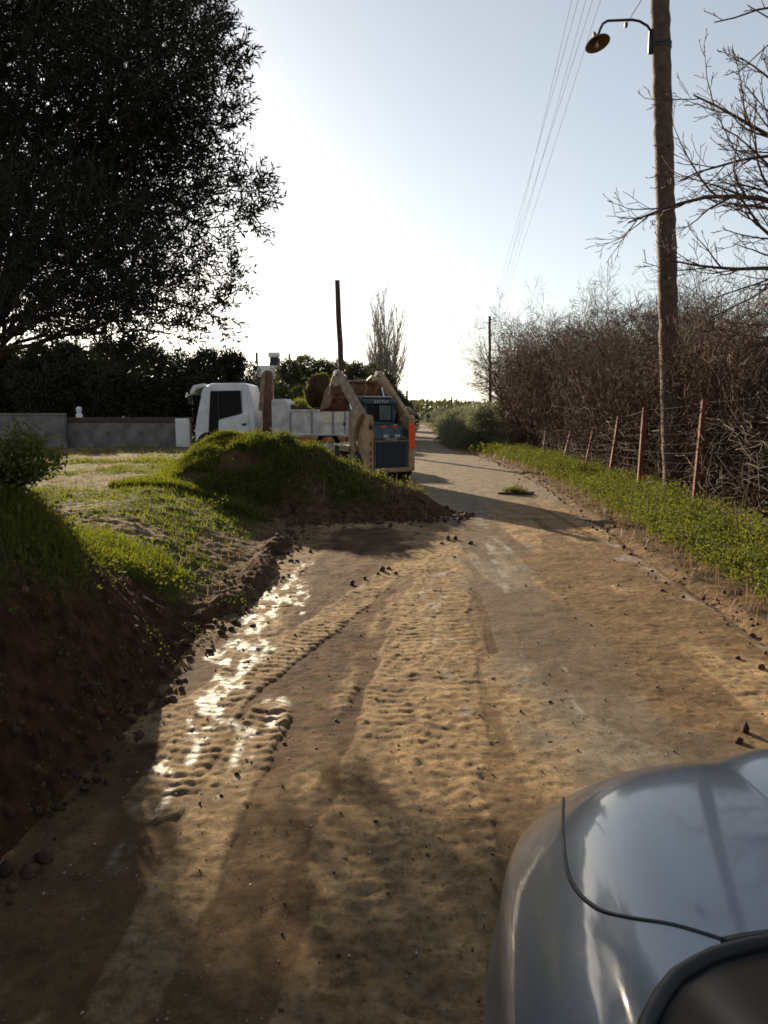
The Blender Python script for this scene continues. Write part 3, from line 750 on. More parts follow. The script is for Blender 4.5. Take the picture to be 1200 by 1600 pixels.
# ================================================================== FENCE
fence = empty('wire_fence', (5.1, 12.7, .1), label='rusty post and wire fence between green verge and bare thicket', cat='fence')
FP = [((1085, 797), (1097, 625), 12.7), ((998, 777), (1008, 637), 14.5), ((952, 756), (970, 650), 17.2), ((914, 735), (927, 668), 20.2), ((880, 722), (893, 672), 23), ((848, 722), (855, 672), 26), ((822, 712), (828, 670), 30), ((803, 705), (808, 664), 34), ((1275, 850), (1280, 600), 10.2)]
tops = []
fo = fence.location
for i, (b, t, y) in enumerate(FP):
    pb = P(b[0], b[1], y); pb.z = .02; pt = P(t[0], t[1], y) + Vector((0, -.12 + .1 * (i % 3), 0)); w = .065
    d = (pt - pb)
    mb = MB(); 
    mb.beam(pb - fo, pt - fo, w, .012, up=(0, 1, 0)).beam(pb - fo + Vector((-w / 2, w / 2, 0)), pt - fo + Vector((-w / 2, w / 2, 0)), .012, w, up=(0, 1, 0))
    mb.build('post', M_rust, fence)
    tops.append((y, pb, pt))
tops.sort(key=lambda q: q[0])
wp = []
for (y0, b0, t0), (y1, b1, t1) in zip(tops[:-1], tops[1:]):
    L = (b1 - b0).length; nseg = 8
    for k in range(11):           # horizontal strands
        f = .08 + .9 * k / 10; s = .02 + .03 * random.random()
        pts = np.array([list(b0.lerp(t0, f).lerp(b1.lerp(t1, f), j / nseg) + Vector((0, 0, -s * 4 * (j / nseg) * (1 - j / nseg)))) for j in range(nseg + 1)])
        wp.append((pts, np.full(nseg + 1, .0026 if k in (0, 5, 10) else .0015)))
    nv = int(L / .16)
    for k in range(nv):
        t = (k + .5) / nv; a = b0.lerp(b1, t); c = t0.lerp(t1, t)
        wp.append((np.array([list(a.lerp(c, .08)), list(a.lerp(c, .97) + Vector((random.gauss(0, .02), 0, 0)))]), np.full(2, .0014)))
V, F = tubes(wp, 3)
npobj('wire_netting', V - np.array(fo), F, M_wire, fence, kind='stuff')

# ================================================================== TREES
# --- near olive tree (trunk at the left edge of the picture)
TX, TY = P(-48, 600, 10.8).x, 10.8
tz = float(terrain(np.array([TX]), np.array([TY]))[0])
olive = empty('olive_tree', (TX, TY, tz), label='big dark olive tree towering over the left side of the road', cat='tree')
o3 = np.array([TX, TY, tz])
blobs = []   # (u, v, depth, radius)
rg = np.random.default_rng(21)
for u, v, r in [(40, 60, 1.0), (150, 30, 1.0), (245, 70, .78), (300, 25, .5), (90, 170, 1.0), (200, 170, 1.0), (278, 160, .52), (335, 90, .30), (40, 280, 1.0), (150, 290, 1.0), (240, 270, .8), (295, 245, .40),
                (50, 390, .9), (150, 390, .85), (225, 370, .6), (30, 470, .55), (110, 460, .65), (185, 470, .55), (215, 440, .45),
                (-80, 100, 1.1), (-80, 250, 1.1), (-80, 400, .9), (-200, 200, 1.1), (-220, 0, 1.0), (-60, -60, 1.0), (60, -70, 1.0), (180, -80, .9), (280, -60, .6), (120, -190, 1.0), (-60, -200, 1.0), (20, -300, .9), (-200, -140, .9), (-320, 120, .9), (-300, 300, .8)]:
    y = TY + rg.normal() * .9 * (1 if r > .7 else .5)
    blobs.append((np.array(P(u, v, y)), r, 1.0))
for u, v, r, dn in [(322, 15, .32, .6), (335, 60, .22, .4), (352, 105, .12, .6), (340, 150, .2, .7), (365, 185, .10, .6), (330, 205, .18, .5), (350, 235, .10, .5), (320, 300, .30, .55), (355, 300, .22, .5), (385, 280, .14, .4), (385, 305, .2, .5), (402, 300, .10, .6), (370, 340, .22, .4), (300, 350, .35, .6), (390, 345, .12, .35),
                    (310, 400, .28, .4), (340, 400, .12, .4), (285, 430, .35, .5), (330, 440, .22, .5), (360, 430, .12, .6), (372, 440, .08, .6), (350, 470, .12, .4), (300, 480, .25, .45), (255, 470, .35, .6), (250, 520, .28, .45), (280, 515, .18, .35), (340, 495, .12, .4), (225, 545, .14, .3), (190, 530, .25, .9), (150, 525, .22, .4), (95, 515, .25, .4), (40, 525, .22, .4), (190, 575, .14, .8)]:
    blobs.append((np.array(P(u, v, 10.2 + rg.normal() * .3)), r * 1.05, dn))
LC, LD, tw, LSl = [], [], [], []
for c, r, dn in blobs:
    n = int((640 if r > .5 else 430) * dn * (r ** 2.1)) + 7
    dirs = randdir(n, rg); rr = r * rg.random(n) ** .5
    cen = c + dirs * rr[:, None] * np.array([1, 1.15, 1])
    td = unit(dirs + rg.normal(size=(n, 3)) * .5 + np.array([.15, 0, .35])); tl = .22 + .22 * rg.random(n)
    for a, d, L in zip(cen, td, tl):
        m = 15; t = (np.arange(m) + .5) / m
        bend = rg.normal(size=3) * .12
        pts = a + d * (t * L)[:, None] + bend * (t * t * L)[:, None]
        side = unit(np.cross(d, rg.normal(size=3))); s2 = unit(np.cross(d, side))
        ph = np.where(np.arange(m) % 2 == 0, 1, -1)[:, None]; alt = np.where((np.arange(m) // 2) % 2 == 0, 1, 0)[:, None]
        sv = side * alt + s2 * (1 - alt)
        LSl.append(np.full(m, 1.25 if r < .36 else 1.0)); LC.append(pts); LD.append(unit(d * .75 + sv * ph * .8 + rg.normal(size=(m, 3)) * .18))
        tw.append((np.stack([a - d * .06, a + d * L * .5, a + d * L + bend * L]), np.array([.004, .003, .002])))
LS = np.concatenate(LSl); LC = np.concatenate(LC); LD = np.concatenate(LD)
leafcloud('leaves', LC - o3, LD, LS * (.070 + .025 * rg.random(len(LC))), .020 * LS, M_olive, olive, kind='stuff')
# limbs
limbs = []
fork = o3 + np.array([.15, -.1, 1.9])
for c, r, dn in blobs:
    if r < .28 and rg.random() < .3: continue
    if r >= .28 and rg.random() < .55 and r < 1.05 and c[2] > 3: big0 = 1
    if r >= .28:
        a = fork + rg.normal(size=3) * .12 * np.array([1, 1, .4]); L = np.linalg.norm(c - a)
        t = np.linspace(0, 1, 9)[:, None]; wob = np.cumsum(rg.normal(size=(9, 3)) * .10, 0) * np.sin(t * np.pi / 1.3)
        p = a + (c - a) * t + wob + np.array([0, 0, .25]) * np.sin(t * np.pi) * (L / 4)
        limbs.append((p, np.linspace(.050 if r > .6 else .028, .008, 9)))
        for j in range(4):
            e = c + randdir(1, rg)[0] * r * .9; s = p[5 + j % 3]; tt3 = np.linspace(0, 1, 6)[:, None]
            limbs.append((s + (e - s) * tt3 + np.cumsum(rg.normal(size=(6, 3)) * .03, 0), np.linspace(.016, .004, 6)))
    else:
        big = min(blobs, key=lambda b: np.linalg.norm(b[0] - c) + (9 if b[1] < .28 else 0)); s = big[0]; tt3 = np.linspace(0, 1, 7)[:, None]
        limbs.append((s + (c - s) * tt3 + np.cumsum(rg.normal(size=(7, 3)) * .02, 0), np.linspace(.014, .004, 7)))
V, F = tubes(limbs + tw, 5 if False else 4)
npobj('limbs', V - o3, F, M_bark, olive, smooth=True)
tr = [o3 + np.array([.02, 0, -.25]), o3 + np.array([0, 0, .2]), o3 + np.array([.06, 0, .8]), o3 + np.array([.02, -.05, 1.4]), fork + np.array([0, 0, .35])]
MB().tube([Vector(t - o3) for t in tr], [.34, .25, .20, .21, .15], 14).build('trunk', M_bark, olive, smooth=True)

olive_blocker = copy_tree(olive); olive_blocker.location = (-8.6, 3.0, .5); olive_blocker.rotation_euler = (0, 0, 3.4); olive_blocker.scale = (.9, .9, .85)  # unseen olive copy, added to cut sky light and deepen the shade at left
olive_blocker['label'] = 'second olive tree out of view on the left, added to block sky light'
# --- evergreen crowns made once, copied
def crown_tree(seed, h, w, nleaf, m, ln, wd, name, trunk_h=.35, lobes=26, squash=1.0, up=.2):
    rg = np.random.default_rng(seed)
    root = empty(name)
    cs = []
    for k in range(lobes):
        a = rg.random() * 6.283; zz = trunk_h + (1 - trunk_h) * rg.random() ** .8; prof = math.sin(min(1, (zz - trunk_h) / (1 - trunk_h) * .9 + .18) * math.pi) ** .6
        rr = w * prof * (.35 + .65 * rg.random() ** .5)
        cs.append((math.cos(a) * rr * .8, math.sin(a) * rr * .8, h * zz * .93, (.16 + .14 * rg.random()) * min(w, h) * 1.35))
    cs = np.array(cs); wts = cs[:, 3] ** 2; pick = rg.choice(len(cs), nleaf, p=wts / wts.sum())
    d = randdir(nleaf, rg); rad = cs[pick, 3] * (.45 + .6 * rg.random(nleaf) ** .6)
    C = cs[pick, :3] + d * rad[:, None] * np.array([1, 1, squash]); C[:, 2] = np.maximum(C[:, 2], .15)
    D = unit(d * .8 + rg.normal(size=(nleaf, 3)) * .6 + np.array([0, 0, up]))
    lf = leafcloud('crown', C, D, ln * (.7 + .6 * rg.random(nleaf)), wd, m, root, kind='stuff', rng=rg)
    pl_ = [(np.array([[0, 0, -.3], [.03, .02, h * trunk_h * .6], [0, .05, h * trunk_h * 1.2]]), np.array([.11, .085, .07]) * h / 4)]
    for c in cs[:14]:
        s = np.array([0, .03, h * trunk_h]); t = np.linspace(0, 1, 5)[:, None]
        pl_.append((s + (c[:3] - s) * t + np.cumsum(rg.normal(size=(5, 3)) * .04, 0), np.linspace(.05, .012, 5) * h / 4))
    V, F = tubes(pl_, 5); npobj('trunk', V, F, M_bark, root, smooth=True)
    return root
def place(src, x, y, s, rz, label, group=None, z=None, used=set(), sz=1.0, cat='tree'):
    if src.name in used: o = copy_tree(src)
    else: o = src; used.add(src.name)
    zz = float(terrain(np.array([x]), np.array([y]), False)[0]) if z is None else z
    o.location = (x, y, zz - .05); o.rotation_euler = (0, 0, rz); o.scale = (s, s, s * sz)
    tag(o, label, cat, group)
    return o
ev = [crown_tree(31 + i, 4.2, 1.9, 15000, M_olive_dark, .15, .055, 'evergreen_tree', trunk_h=.12, lobes=30) for i in range(3)]
def at(u, y): return (u - 600) / FPX * (y * 1.0 + 0.2)
G_dark = 'dark evergreen trees behind the block wall'
row = [(-70, 33, 1.25), (-20, 32, 1.1), (30, 33, 1.0), (75, 31.5, .95), (120, 32.5, .98), (160, 31.5, .92), (205, 33, .95), (245, 32, .93), (288, 33, .94), (330, 32.5, .92), (366, 33, .90), (392, 36, .72)]
for i, (u, y, s) in enumerate(row):
    wh_ = ['hidden by the olive crown beyond the left wall end', 'beside the olive trunk behind the taller wall', 'just right of the olive trunk behind the taller wall', 'behind the step between the two wall heights', 'directly above the white jug on the wall', 'behind the wall a little right of the white jug', 'behind the middle of the long low wall', 'behind the wall midway between jug and cabinet', 'directly behind the white utility cabinet', 'directly behind the truck cab windscreen', 'with a rounded top behind the truck cab roof', 'between the truck cab and the white house'][i]
    place(ev[i % 3], at(u, y), y, s, i * 1.7, 'dark bushy evergreen tree ' + wh_, G_dark, z=.2)
for i, (u, v, y) in enumerate([(0, 540, 36), (60, 548, 38), (110, 552, 37), (175, 545, 36.5), (-60, 500, 37)]):
    h = P(0, v, y).z
    place(ev[(i + 1) % 3], at(u, y), y, h / 4.1, i * 2.1, 'tall dark evergreen beyond the wall ' + ['at the left end, behind the olive trunk', 'just right of the olive trunk', 'above the step in the wall', 'above the white jug, ragged top under the olive crown', 'farthest left, hidden behind the olive'][i], 'tall evergreens beyond the wall', z=.1)
evf = [crown_tree(51 + i, 4.0, 1.8, 12000, M_olive_far, .15, .055, 'olive_tree', trunk_h=.14, lobes=30) for i in range(2)]
for i, (u, vt, y, w_) in enumerate([(425, 600, 40, 1), (455, 570, 42, 1), (480, 566, 44, 1), (505, 570, 43, 1), (532, 572, 44, 1), (558, 574, 42, 1), (582, 578, 44, 1), (600, 588, 41, 1), (440, 604, 36, 1), (470, 610, 36, 1), (500, 604, 37, 1), (560, 600, 38, 1), (590, 606, 38, 1)]):
    h = P(0, vt, y).z
    place(evf[i % 2], at(u, y), y, h / 3.9, i * 1.3, 'grey green olive tree ' + ['just right of the white house behind the crane', 'below the satellite dish of the white house', 'behind the truck headboard, far row', 'behind the middle of the truck bed, far row', 'just left of the leaning dark pole foot', 'directly behind the leaning dark pole', 'behind the raised loader bucket, far row', 'at the foot of the tall poplar', 'in front of the white house wall', 'near row, behind the hanging sod clump', 'near row, behind the rear of the truck bed', 'near row, between the two lift arms', 'near row, right of the right lift arm tip'][i], 'olive grove behind the truck', z=.1)
for i, (u, vt, y) in enumerate([(613, 605, 38), (624, 612, 42), (634, 622, 47), (641, 630, 56), (645, 636, 70), (648, 640, 90)]):
    h = P(0, vt, y).z
    place(ev[i % 3], at(u, y) - .3, y, max(h, 1.4) / 4.1, i * 2.3, 'dark roadside tree, ' + ['nearest of the row beyond the loader', 'second of the row beyond the loader', 'third of the row, beside the short distant pole', 'fourth of the row beyond the loader', 'last but one before the distant grey building', 'farthest of the row by the road bend'][i], 'dark trees along the far left roadside', z=0)
# --- silver olive bushes on the right of the road
sv = [crown_tree(61 + i, 1.8, 1.1, 9000, M_silver, .085, .03, 'olive_bush', trunk_h=.10, lobes=34, up=.5) for i in range(2)]
for i, (u, vt, y) in enumerate([(752, 640, 31), (735, 643, 32.5), (716, 645, 34), (742, 637, 36), (698, 646, 37), (712, 640, 40), (690, 645, 43), (728, 637, 42), (684, 646, 50), (700, 640, 52), (768, 640, 33), (757, 636, 38), (681, 647, 60)]):
    h = P(0, vt, y).z
    place(sv[i % 2], max(at(u, y), float(edgR(y)) + .8), y, h / 1.72, i * 1.9, 'silvery green olive bush ' + ['nearest the camera at the end of the thicket', 'second nearest, on the grass verge', 'third along the verge', 'in the second row behind the nearest bush', 'at the road edge in the middle of the row', 'behind the middle of the silver row', 'at the road edge before the bend', 'at the back, left of the thin dark pole', 'farthest but two at the road edge', 'at the back of the far end of the row', 'at the foot of the thin dark pole', 'just behind the bush at the pole foot', 'farthest at the road edge, smallest in view'][i], 'silver green olive bushes by the road', z=0, sz=1, cat='bush')
for i, (u, vt, y) in enumerate([(668, 655, 84), (676, 652, 88), (684, 650, 86), (660, 652, 92), (690, 650, 80)]):
    place(sv[i % 2], at(u, y), y, P(0, vt, y).z / 1.72 * 1.15 + .3, i * 1.1, 'grey green scrub bush ' + ['in the middle of the road bend', 'right of the middle of the road bend', 'on the right side of the road bend', 'on the left side of the road bend', 'nearest, at the right shoulder of the bend'][i], 'scrub at the road bend', z=0, cat='bush')
# far tree line on the hill as one wood
rgf = np.random.default_rng(5); n = 40000
x = rgf.uniform(-260, 260, n); y = rgf.uniform(180, 420, n); hgt = (1.6 + 1.8 * np.clip(fbm(x * .06, y * .03, seed=90) + .4, 0, 1)) * rgf.random(n)
z = terrain(x, y, False) + hgt; keep = (np.abs(x - (edgR(y) + toeL(y)) / 2) > 4)
C = np.stack([x, y, z], 1)[keep]
tag(leafcloud('distant_woodland', C, randdir(len(C)), 1.5, 1.0, M_olive_far, kind='stuff'), 'low distant woodland covering the hill at the horizon')

# --- poplar, bare
def bare(seed, prm, L0, r0, nstem, levels, mt, lean=.35, name='bare_tree', stem_seg=8, split=2, mtw=None):
    rg = np.random.default_rng(seed); out = [[] for _ in range(levels)]
    for k in range(nstem):
        a = 6.283 * (k + rg.random()) / nstem; s = lean * (.4 + .8 * rg.random())
        branch(rg, [math.cos(a) * .15, math.sin(a) * .15, -.1], [math.cos(a) * s, math.sin(a) * s, 1], L0 * (.7 + .45 * rg.random()), r0 * (.7 + .5 * rg.random()), 0, out, prm, seg=stem_seg)
    root = empty(name)
    A = sum(out[:split], []); B = sum(out[split:], [])
    V, F = tubes(A, 5); npobj('stems', V, F, mt, root, smooth=True)
    V, F = tubes(B, 3); npobj('twigs', V, F, mtw or mt, root)
    return root
pop = bare(108, dict(n=[20, 7, 3], ratio=.40, spread=.26, wig=.05, up=[.25, .8, .8], t0=.18, rmin=.009), 9.5, .15, 9, 4, M_palebark, lean=.13, name='poplar_tree')
h = P(0, 462, 62).z; pv = np.concatenate([np.array([v.co[:] for v in c.data.vertices]) for c in bpy.data.objects if c.parent == pop])
pk = pv[pv[:, 2] > 4]; sx_ = 3.1 / (np.percentile(pk[:, 0], 99.2) - np.percentile(pk[:, 0], .8)); mx_ = (np.percentile(pk[:, 0], 99.2) + np.percentile(pk[:, 0], .8)) / 2
pop.scale = (sx_, sx_, 1.13 * h / pv[:, 2].max()); pop.location = (P(603, 560, 62).x - mx_ * sx_, 62, 0)
tag(pop, 'tall pale leafless poplar rising behind the loader', 'tree')

# --- the thicket on the right
prmB = dict(n=[11, 7, 4], ratio=.5, spread=.75, wig=.13, up=[.2, .15, .1], t0=.12, rmin=.0035)
th = [bare(200 + i, prmB, 3.6, .035, 5, 4, M_twig2 if i % 2 else M_twig, lean=.5, mtw=M_twig if i % 3 else M_twig2) for i in range(5)]
rg = np.random.default_rng(9); k = 0
FRONT = {12.5: 'behind the tall rusty post nearest the camera', 14.0: 'right behind the lamp pole foot', 17.8: 'behind the third rusty post', 20: 'behind the fourth rusty post', 25.5: 'behind the far small fence posts', 33: 'at the last fence post', 43: 'at its far end by the thin dark pole'}
GT = 'bare thicket along the wire fence'
def outline(u): return float(np.interp(u, [740, 780, 850, 930, 1000, 1050, 1100, 1200, 1400], [545, 485, 455, 450, 440, 440, 415, 380, 360]))
for y, xs_ in [(12.5, [6.6, 7.8]), (13.3, [5.9, 7.1]), (15.0, [5.9, 8.0]), (16.8, [5.9, 6.8]), (19, [6.0, 7.0, 8.2]), (21.3, [5.9, 7.0, 8.4]), (24, [6.0, 7.0, 8.5]), (27, [5.9, 7.2, 8.8]), (31, [6.0, 7.2, 8.8]), (35, [6.2, 7.6, 9.4]), (40, [6.8, 8.4]), (14.0, [6.2, 7.4, 8.8]), (15.8, [6.1, 7.3, 8.6, 10.0]), (17.8, [6.3, 7.6, 9.0]), (20, [6.2, 7.5, 9.0, 10.6]), (22.5, [6.3, 7.8, 9.4]), (25.5, [6.3, 7.9, 9.6]), (29, [6.2, 7.8, 9.6]), (33, [6.3, 8.0, 10]), (37.5, [6.5, 8.6, 11]), (43, [7.4, 10])]:
    for j, x in enumerate(xs_):
        x = x + rg.normal() * .2 + (.3 if j == 0 else 0); yy = y + rg.normal() * .4; u = 600 + x / (yy + .2) * FPX
        if u > 1420: continue
        h = (P(0, outline(u) + rg.uniform(-12, 32) + (25 if j == 0 else 0), yy).z)
        place(th[k % 5], x, yy, max(1.6, h) / 4.4, rg.random() * 6.28, ('leafless brown tree fronting the thicket ' + fr_ if j == 0 and (fr_ := FRONT.get(y)) else 'leafless brown twiggy tree deep inside the thicket behind the fence'), GT); k += 1
# large bare tree just right of the frame reaching its boughs in
big = empty('bare_tree', (7.9, 11.2, .15), label='large bare tree at the right edge stretching boughs towards the pole', cat='tree')
rg = np.random.default_rng(77); out = [[] for _ in range(4)]
prmC = dict(n=[11, 6, 2], ratio=.42, spread=.62, wig=.10, up=[.0, .25, .2], t0=.10, rmin=.0045)
bo = np.array([7.9, 11.2, .15])
def bough(u0, v0, y0, u1, v1, y1, r):
    a = np.array(P(u0, v0, y0)) - bo; b = np.array(P(u1, v1, y1)) - bo
    branch(rg, a, b - a + np.array([0, 0, 0.0]), np.linalg.norm(b - a), r * 1.3, 0, out, prmC, seg=9)
for a in [(1330, 360, 11.2, 1000, 300, 10.6, .040), (1330, 430, 11.2, 1062, 390, 10.7, .036), (1330, 300, 11.2, 1085, 165, 10.8, .034), (1330, 250, 11.2, 1080, 220, 10.7, .028), (1340, 200, 11.2, 1140, 125, 11, .024), (1330, 420, 11, 1075, 455, 10.6, .03), (1330, 330, 11, 1090, 250, 11.3, .024), (1340, 480, 11, 1100, 500, 11.2, .03), (1330, 380, 11.6, 1120, 330, 12.2, .03), (1330, 520, 11, 1120, 560, 11.2, .028)]:
    bough(*a)
out2 = [[] for _ in range(3)]
prmD = dict(n=[4, 2], ratio=.22, spread=.6, wig=.07, up=[.0, .1], t0=.25, rmin=.005)
a = np.array(P(1420, 10, 9.6)) - bo; b = np.array(P(1085, -8, 9.6)) - bo; branch(rg, a, b - a, np.linalg.norm(b - a), .026, 0, out2, prmD, seg=9)
a = np.array(P(1330, 130, 9.6)) - bo; b = np.array(P(1170, 0, 9.6)) - bo; branch(rg, a, b - a, np.linalg.norm(b - a), .022, 0, out2, prmD, seg=8)
a = np.array(P(1330, -40, 9.6)) - bo; b = np.array(P(1150, 98, 9.6)) - bo; branch(rg, a, b - a, np.linalg.norm(b - a), .018, 0, out2, prmD, seg=8)
tr = [np.array([0, 0, -.1]), np.array([-.05, 0, 1.2]), np.array([-.1, 0, 2.2]), np.array(P(1330, 360, 11.2)) - bo, np.array(P(1335, 200, 11)) - bo, np.array(P(1340, 0, 10.4)) - bo, np.array(P(1420, -60, 9.6)) - bo]
MB().tube([Vector(t) for t in tr], [.16, .12, .11, .085, .065, .05, .03], 10).build('trunk', M_twig, big, smooth=True)
V, F = tubes(out[0] + out[1] + out2[0], 6); npobj('boughs', V, F, M_twig, big, smooth=True)
V, F = tubes(out[2] + out[3] + out2[1] + out2[2], 3); npobj('twigs', V, F, M_twig2, big)
# tangled undergrowth behind the fence
rg = np.random.default_rng(12); polys = []
for k in range(8000):
    y = 9 + 34 * rg.random() ** 1.5; x = 5.3 + .02 * (y - 10) + 2.6 * rg.random() ** 1.3 + .0; zz = .1 + 1.5 * rg.random() ** 1.2
    L = .5 + 1.1 * rg.random(); d = unit(rg.normal(size=3) * np.array([.9, .9, .55]) + np.array([-.15, 0, .12]))
    t = np.linspace(0, 1, 5)[:, None]; p = np.array([x, y, zz]) + d * t * L + np.cumsum(rg.normal(size=(5, 3)) * .05, 0)
    p[:, 2] = np.maximum(p[:, 2], .05); p[:, 0] = np.maximum(p[:, 0], 5.12 + .02 * (p[:, 1] - 10))
    polys.append((p, np.linspace(.006, .0025, 5) * (1 + 1.5 * (rg.random() < .15))))
V, F = tubes(polys, 3); tag(npobj('undergrowth', V, F, M_twig, kind='stuff'), 'tangle of dry brown stems behind the wire fence')
n = 60000; y = 9 + 36 * rg.random(n) ** 1.4; x = 5.7 + .02 * (y - 10) + 4.2 * rg.random(n) ** 1.1
z = .12 + (1.9 + .6 * fbm(x * .7, y * .7, seed=95)) * rg.random(n) ** 1.1
tag(leafcloud('dead_leaves', np.stack([x, y, z], 1), randdir(n, rg), .05 + .03 * rg.random(n), .028, M_deadleaf, kind='stuff', rng=rg), 'withered brown leaves caught in the thicket')

# ================================================================== GRASS AND WEEDS
rg = np.random.default_rng(3)
def scatter(n, xr, yr_, pw=1.0):
    x = xr[0] + (xr[1] - xr[0]) * rg.random(n); y = yr_[0] + (yr_[1] - yr_[0]) * rg.random(n) ** pw
    g = green_cover(x, y); k = rg.random(n) < g ** 1.3
    return x[k], y[k], g[k]
def ground_pts(x, y): return np.stack([x, y, terrain(x, y) - .01], 1)
VV, FF4, FF3, RR, off = [], [], [], [], 0
def addgrass(x, y, h, w, lean=.7, lv=None):
    global off
    V, F, r = grassmesh(ground_pts(x, y), h, w, rg, lean, lv); VV.append(V); FF4.append(F[0] + off); FF3.append(F[1] + off); RR.append(r); off += len(V)
x, y, g = scatter(60000, (-4.6, -1.3), (1.2, 7.0)); addgrass(x, y, (.05 + .13 * rg.random(len(x))) * (.3 + .9 * g ** 2), .008, .8, np.array([.08, 0, 0]))
x, y, g = scatter(80000, (-9, -1.0), (6.0, 18), .8); addgrass(x, y, .025 + .07 * rg.random(len(x)) ** 2, .009, .8)
x, y, g = scatter(70000, (-4.2, -.8), (11.6, 15.2)); addgrass(x, y, .05 + .10 * rg.random(len(x)), .012, .9)
x, y, g = scatter(40000, (-22, -1.0), (17, 29)); addgrass(x, y, .06 + .10 * rg.random(len(x)), .016, .8)
x, y, g = scatter(16000, (2.6, 6.2), (4.5, 20), 1.0); addgrass(x, y, .06 + .14 * rg.random(len(x)), .011, .7)
tag(npobj('grass', np.concatenate(VV), [np.concatenate(FF4), np.concatenate(FF3)], M_grass, rnd=np.concatenate(RR), kind='stuff'), 'fresh green grass on the bank, mound and verges')
# dry grass
VV, FF4, FF3, RR, off = [], [], [], [], 0
n = 9000; x = -9 + 8 * rg.random(n); y = 6 + 18 * rg.random(n); k = (toeL(y) - x > .3) & (fbm(x * 1.5, y * 1.5, seed=99) > .05); x, y = x[k], y[k]
addgrass(x, y, .04 + .10 * rg.random(len(x)) ** 2, .007, .9)
n = 7000; y = 4 + 30 * rg.random(n) ** 1.3; x = edgR(y) + .1 + 2.6 * rg.random(n); addgrass(x, y, .08 + .25 * rg.random(n) ** 2, .006, .9)
n = 260; x = -1.4 + 2.2 * rg.random(n); y = 12.7 + .5 * rg.normal(size=n); addgrass(x, y, .10 + .25 * rg.random(n) ** 2, .010, .9)
tag(npobj('dry_grass', np.concatenate(VV), [np.concatenate(FF4), np.concatenate(FF3)], M_dry, rnd=np.concatenate(RR), kind='stuff'), 'dry straw coloured grass stalks in field and verge')
# leafy weeds: clumps of small leaves on the verge, pile, mound and bank
WC, WD, WL = [], [], []
def weeds(cx, cy, hgt, rad, per, ln):
    n = len(cx); a = rg.random((n, per)) * 6.283; rr = rad[:, None] * rg.random((n, per)) ** .6; h = hgt[:, None] * rg.random((n, per)) ** .7
    dome = np.sqrt(np.maximum(0, 1 - (rr / rad[:, None]) ** 2)); x = cx[:, None] + rr * np.cos(a); y = cy[:, None] + rr * np.sin(a)
    z = terrain(x, y, False) + h * (.35 + .65 * dome)
    C = np.stack([x, y, z], -1).reshape(-1, 3); D = unit(np.stack([np.cos(a), np.sin(a), .3 + .8 * rg.random((n, per))], -1).reshape(-1, 3) + rg.normal(size=(n * per, 3)) * .45)
    WC.append(C); WD.append(D); WL.append(ln * (.6 + .8 * rg.random(n * per)))
x, y, g = scatter(4600, (3.4, 5.2), (4.2, 34), 1.35); x = edgR(y) + .5 + 1.15 * rg.random(len(y)); hh = (.13 + .28 * rg.random(len(x)) * sm((x - edgR(y)) / 1.1)) * (1 + .5 * fbm(x * 1.3, y * 1.3, seed=101)); weeds(x, y, hh, .10 + .12 * rg.random(len(x)), 46, .034)
x, y, g = scatter(2600, (-2.4, .9), (11.0, 13.4)); weeds(x, y, .05 + .20 * rg.random(len(x)) ** 2, .06 + .10 * rg.random(len(x)), 36, .034)
x, y, g = scatter(900, (-3.8, -1.2), (11.8, 15)); weeds(x, y, .05 + .13 * rg.random(len(x)), .10 + .1 * rg.random(len(x)), 26, .026)
x, y, g = scatter(1100, (-4, -1.4), (1.8, 6.6)); weeds(x, y, .06 + .16 * rg.random(len(x)), .10 + .12 * rg.random(len(x)), 34, .03)
x, y, g = scatter(500, (-7, -1.3), (6.4, 17)); weeds(x, y, .03 + .05 * rg.random(len(x)), .07 + .1 * rg.random(len(x)), 24, .022)
n = 160; y = 28 + 40 * rg.random(n); x = edgR(y) + .3 + 1.2 * rg.random(n); weeds(x, y, .25 + .3 * rg.random(n), .25 + .2 * rg.random(n), 40, .09)
n = 60; y = 2.0 + 4.5 * rg.random(n); x = toeL(y) - .05 - .9 * rg.random(n); weeds(x, y, .05 + .05 * rg.random(n), .06 + .08 * rg.random(n), 22, .022)
C = np.concatenate(WC); D = np.concatenate(WD); L = np.concatenate(WL)
tag(leafcloud('weeds', C, D, L, L * .62, M_weed, kind='stuff', rng=rg), 'leafy green weeds along the verge, the pile and the bank')
# the taller bush on the near bank, at the left edge of the picture
def leafy_bush(name, x, y, h, r, n, ln, label, m=M_weed, z=None):
    zz = float(terrain(np.array([x]), np.array([y]))[0]) if z is None else z
    b = empty(name, (x, y, zz), label=label, cat='bush' if 'bush' in name else 'weed')
    st, LCs, LDs = [], [], []
    ns = max(8, n // 60)
    for k in range(ns):
        a = rg.random() * 6.283; rr = r * rg.random() ** .6; e = np.array([math.cos(a) * rr, math.sin(a) * rr, h * (1 - .55 * (rr / r) ** 2) * (.75 + .3 * rg.random())])
        t = np.linspace(0, 1, 5)[:, None]; p = e * t + np.array([math.cos(a), math.sin(a), 0]) * .12 * r * np.sin(t * 3.14)
        st.append((p, np.linspace(.006, .002, 5)))
        m_ = n // ns; tt_ = .25 + .75 * rg.random(m_); q_ = e * tt_[:, None] + rg.normal(size=(m_, 3)) * .03
        LCs.append(q_); LDs.append(unit(rg.normal(size=(m_, 3)) + np.array([0, 0, .5])))
    V, F = tubes(st, 3); npobj('stems', V, F, M_weed, b)
    leafcloud('leaves', np.concatenate(LCs), np.concatenate(LDs), ln, ln * .5, m, b, kind='stuff', rng=rg)
    return b
leafy_bush('leafy_bush', P(10, 700, 4.6).x, 4.6, .42, .34, 2400, .035, 'yellow green leafy bush on top of the near bank at far left')
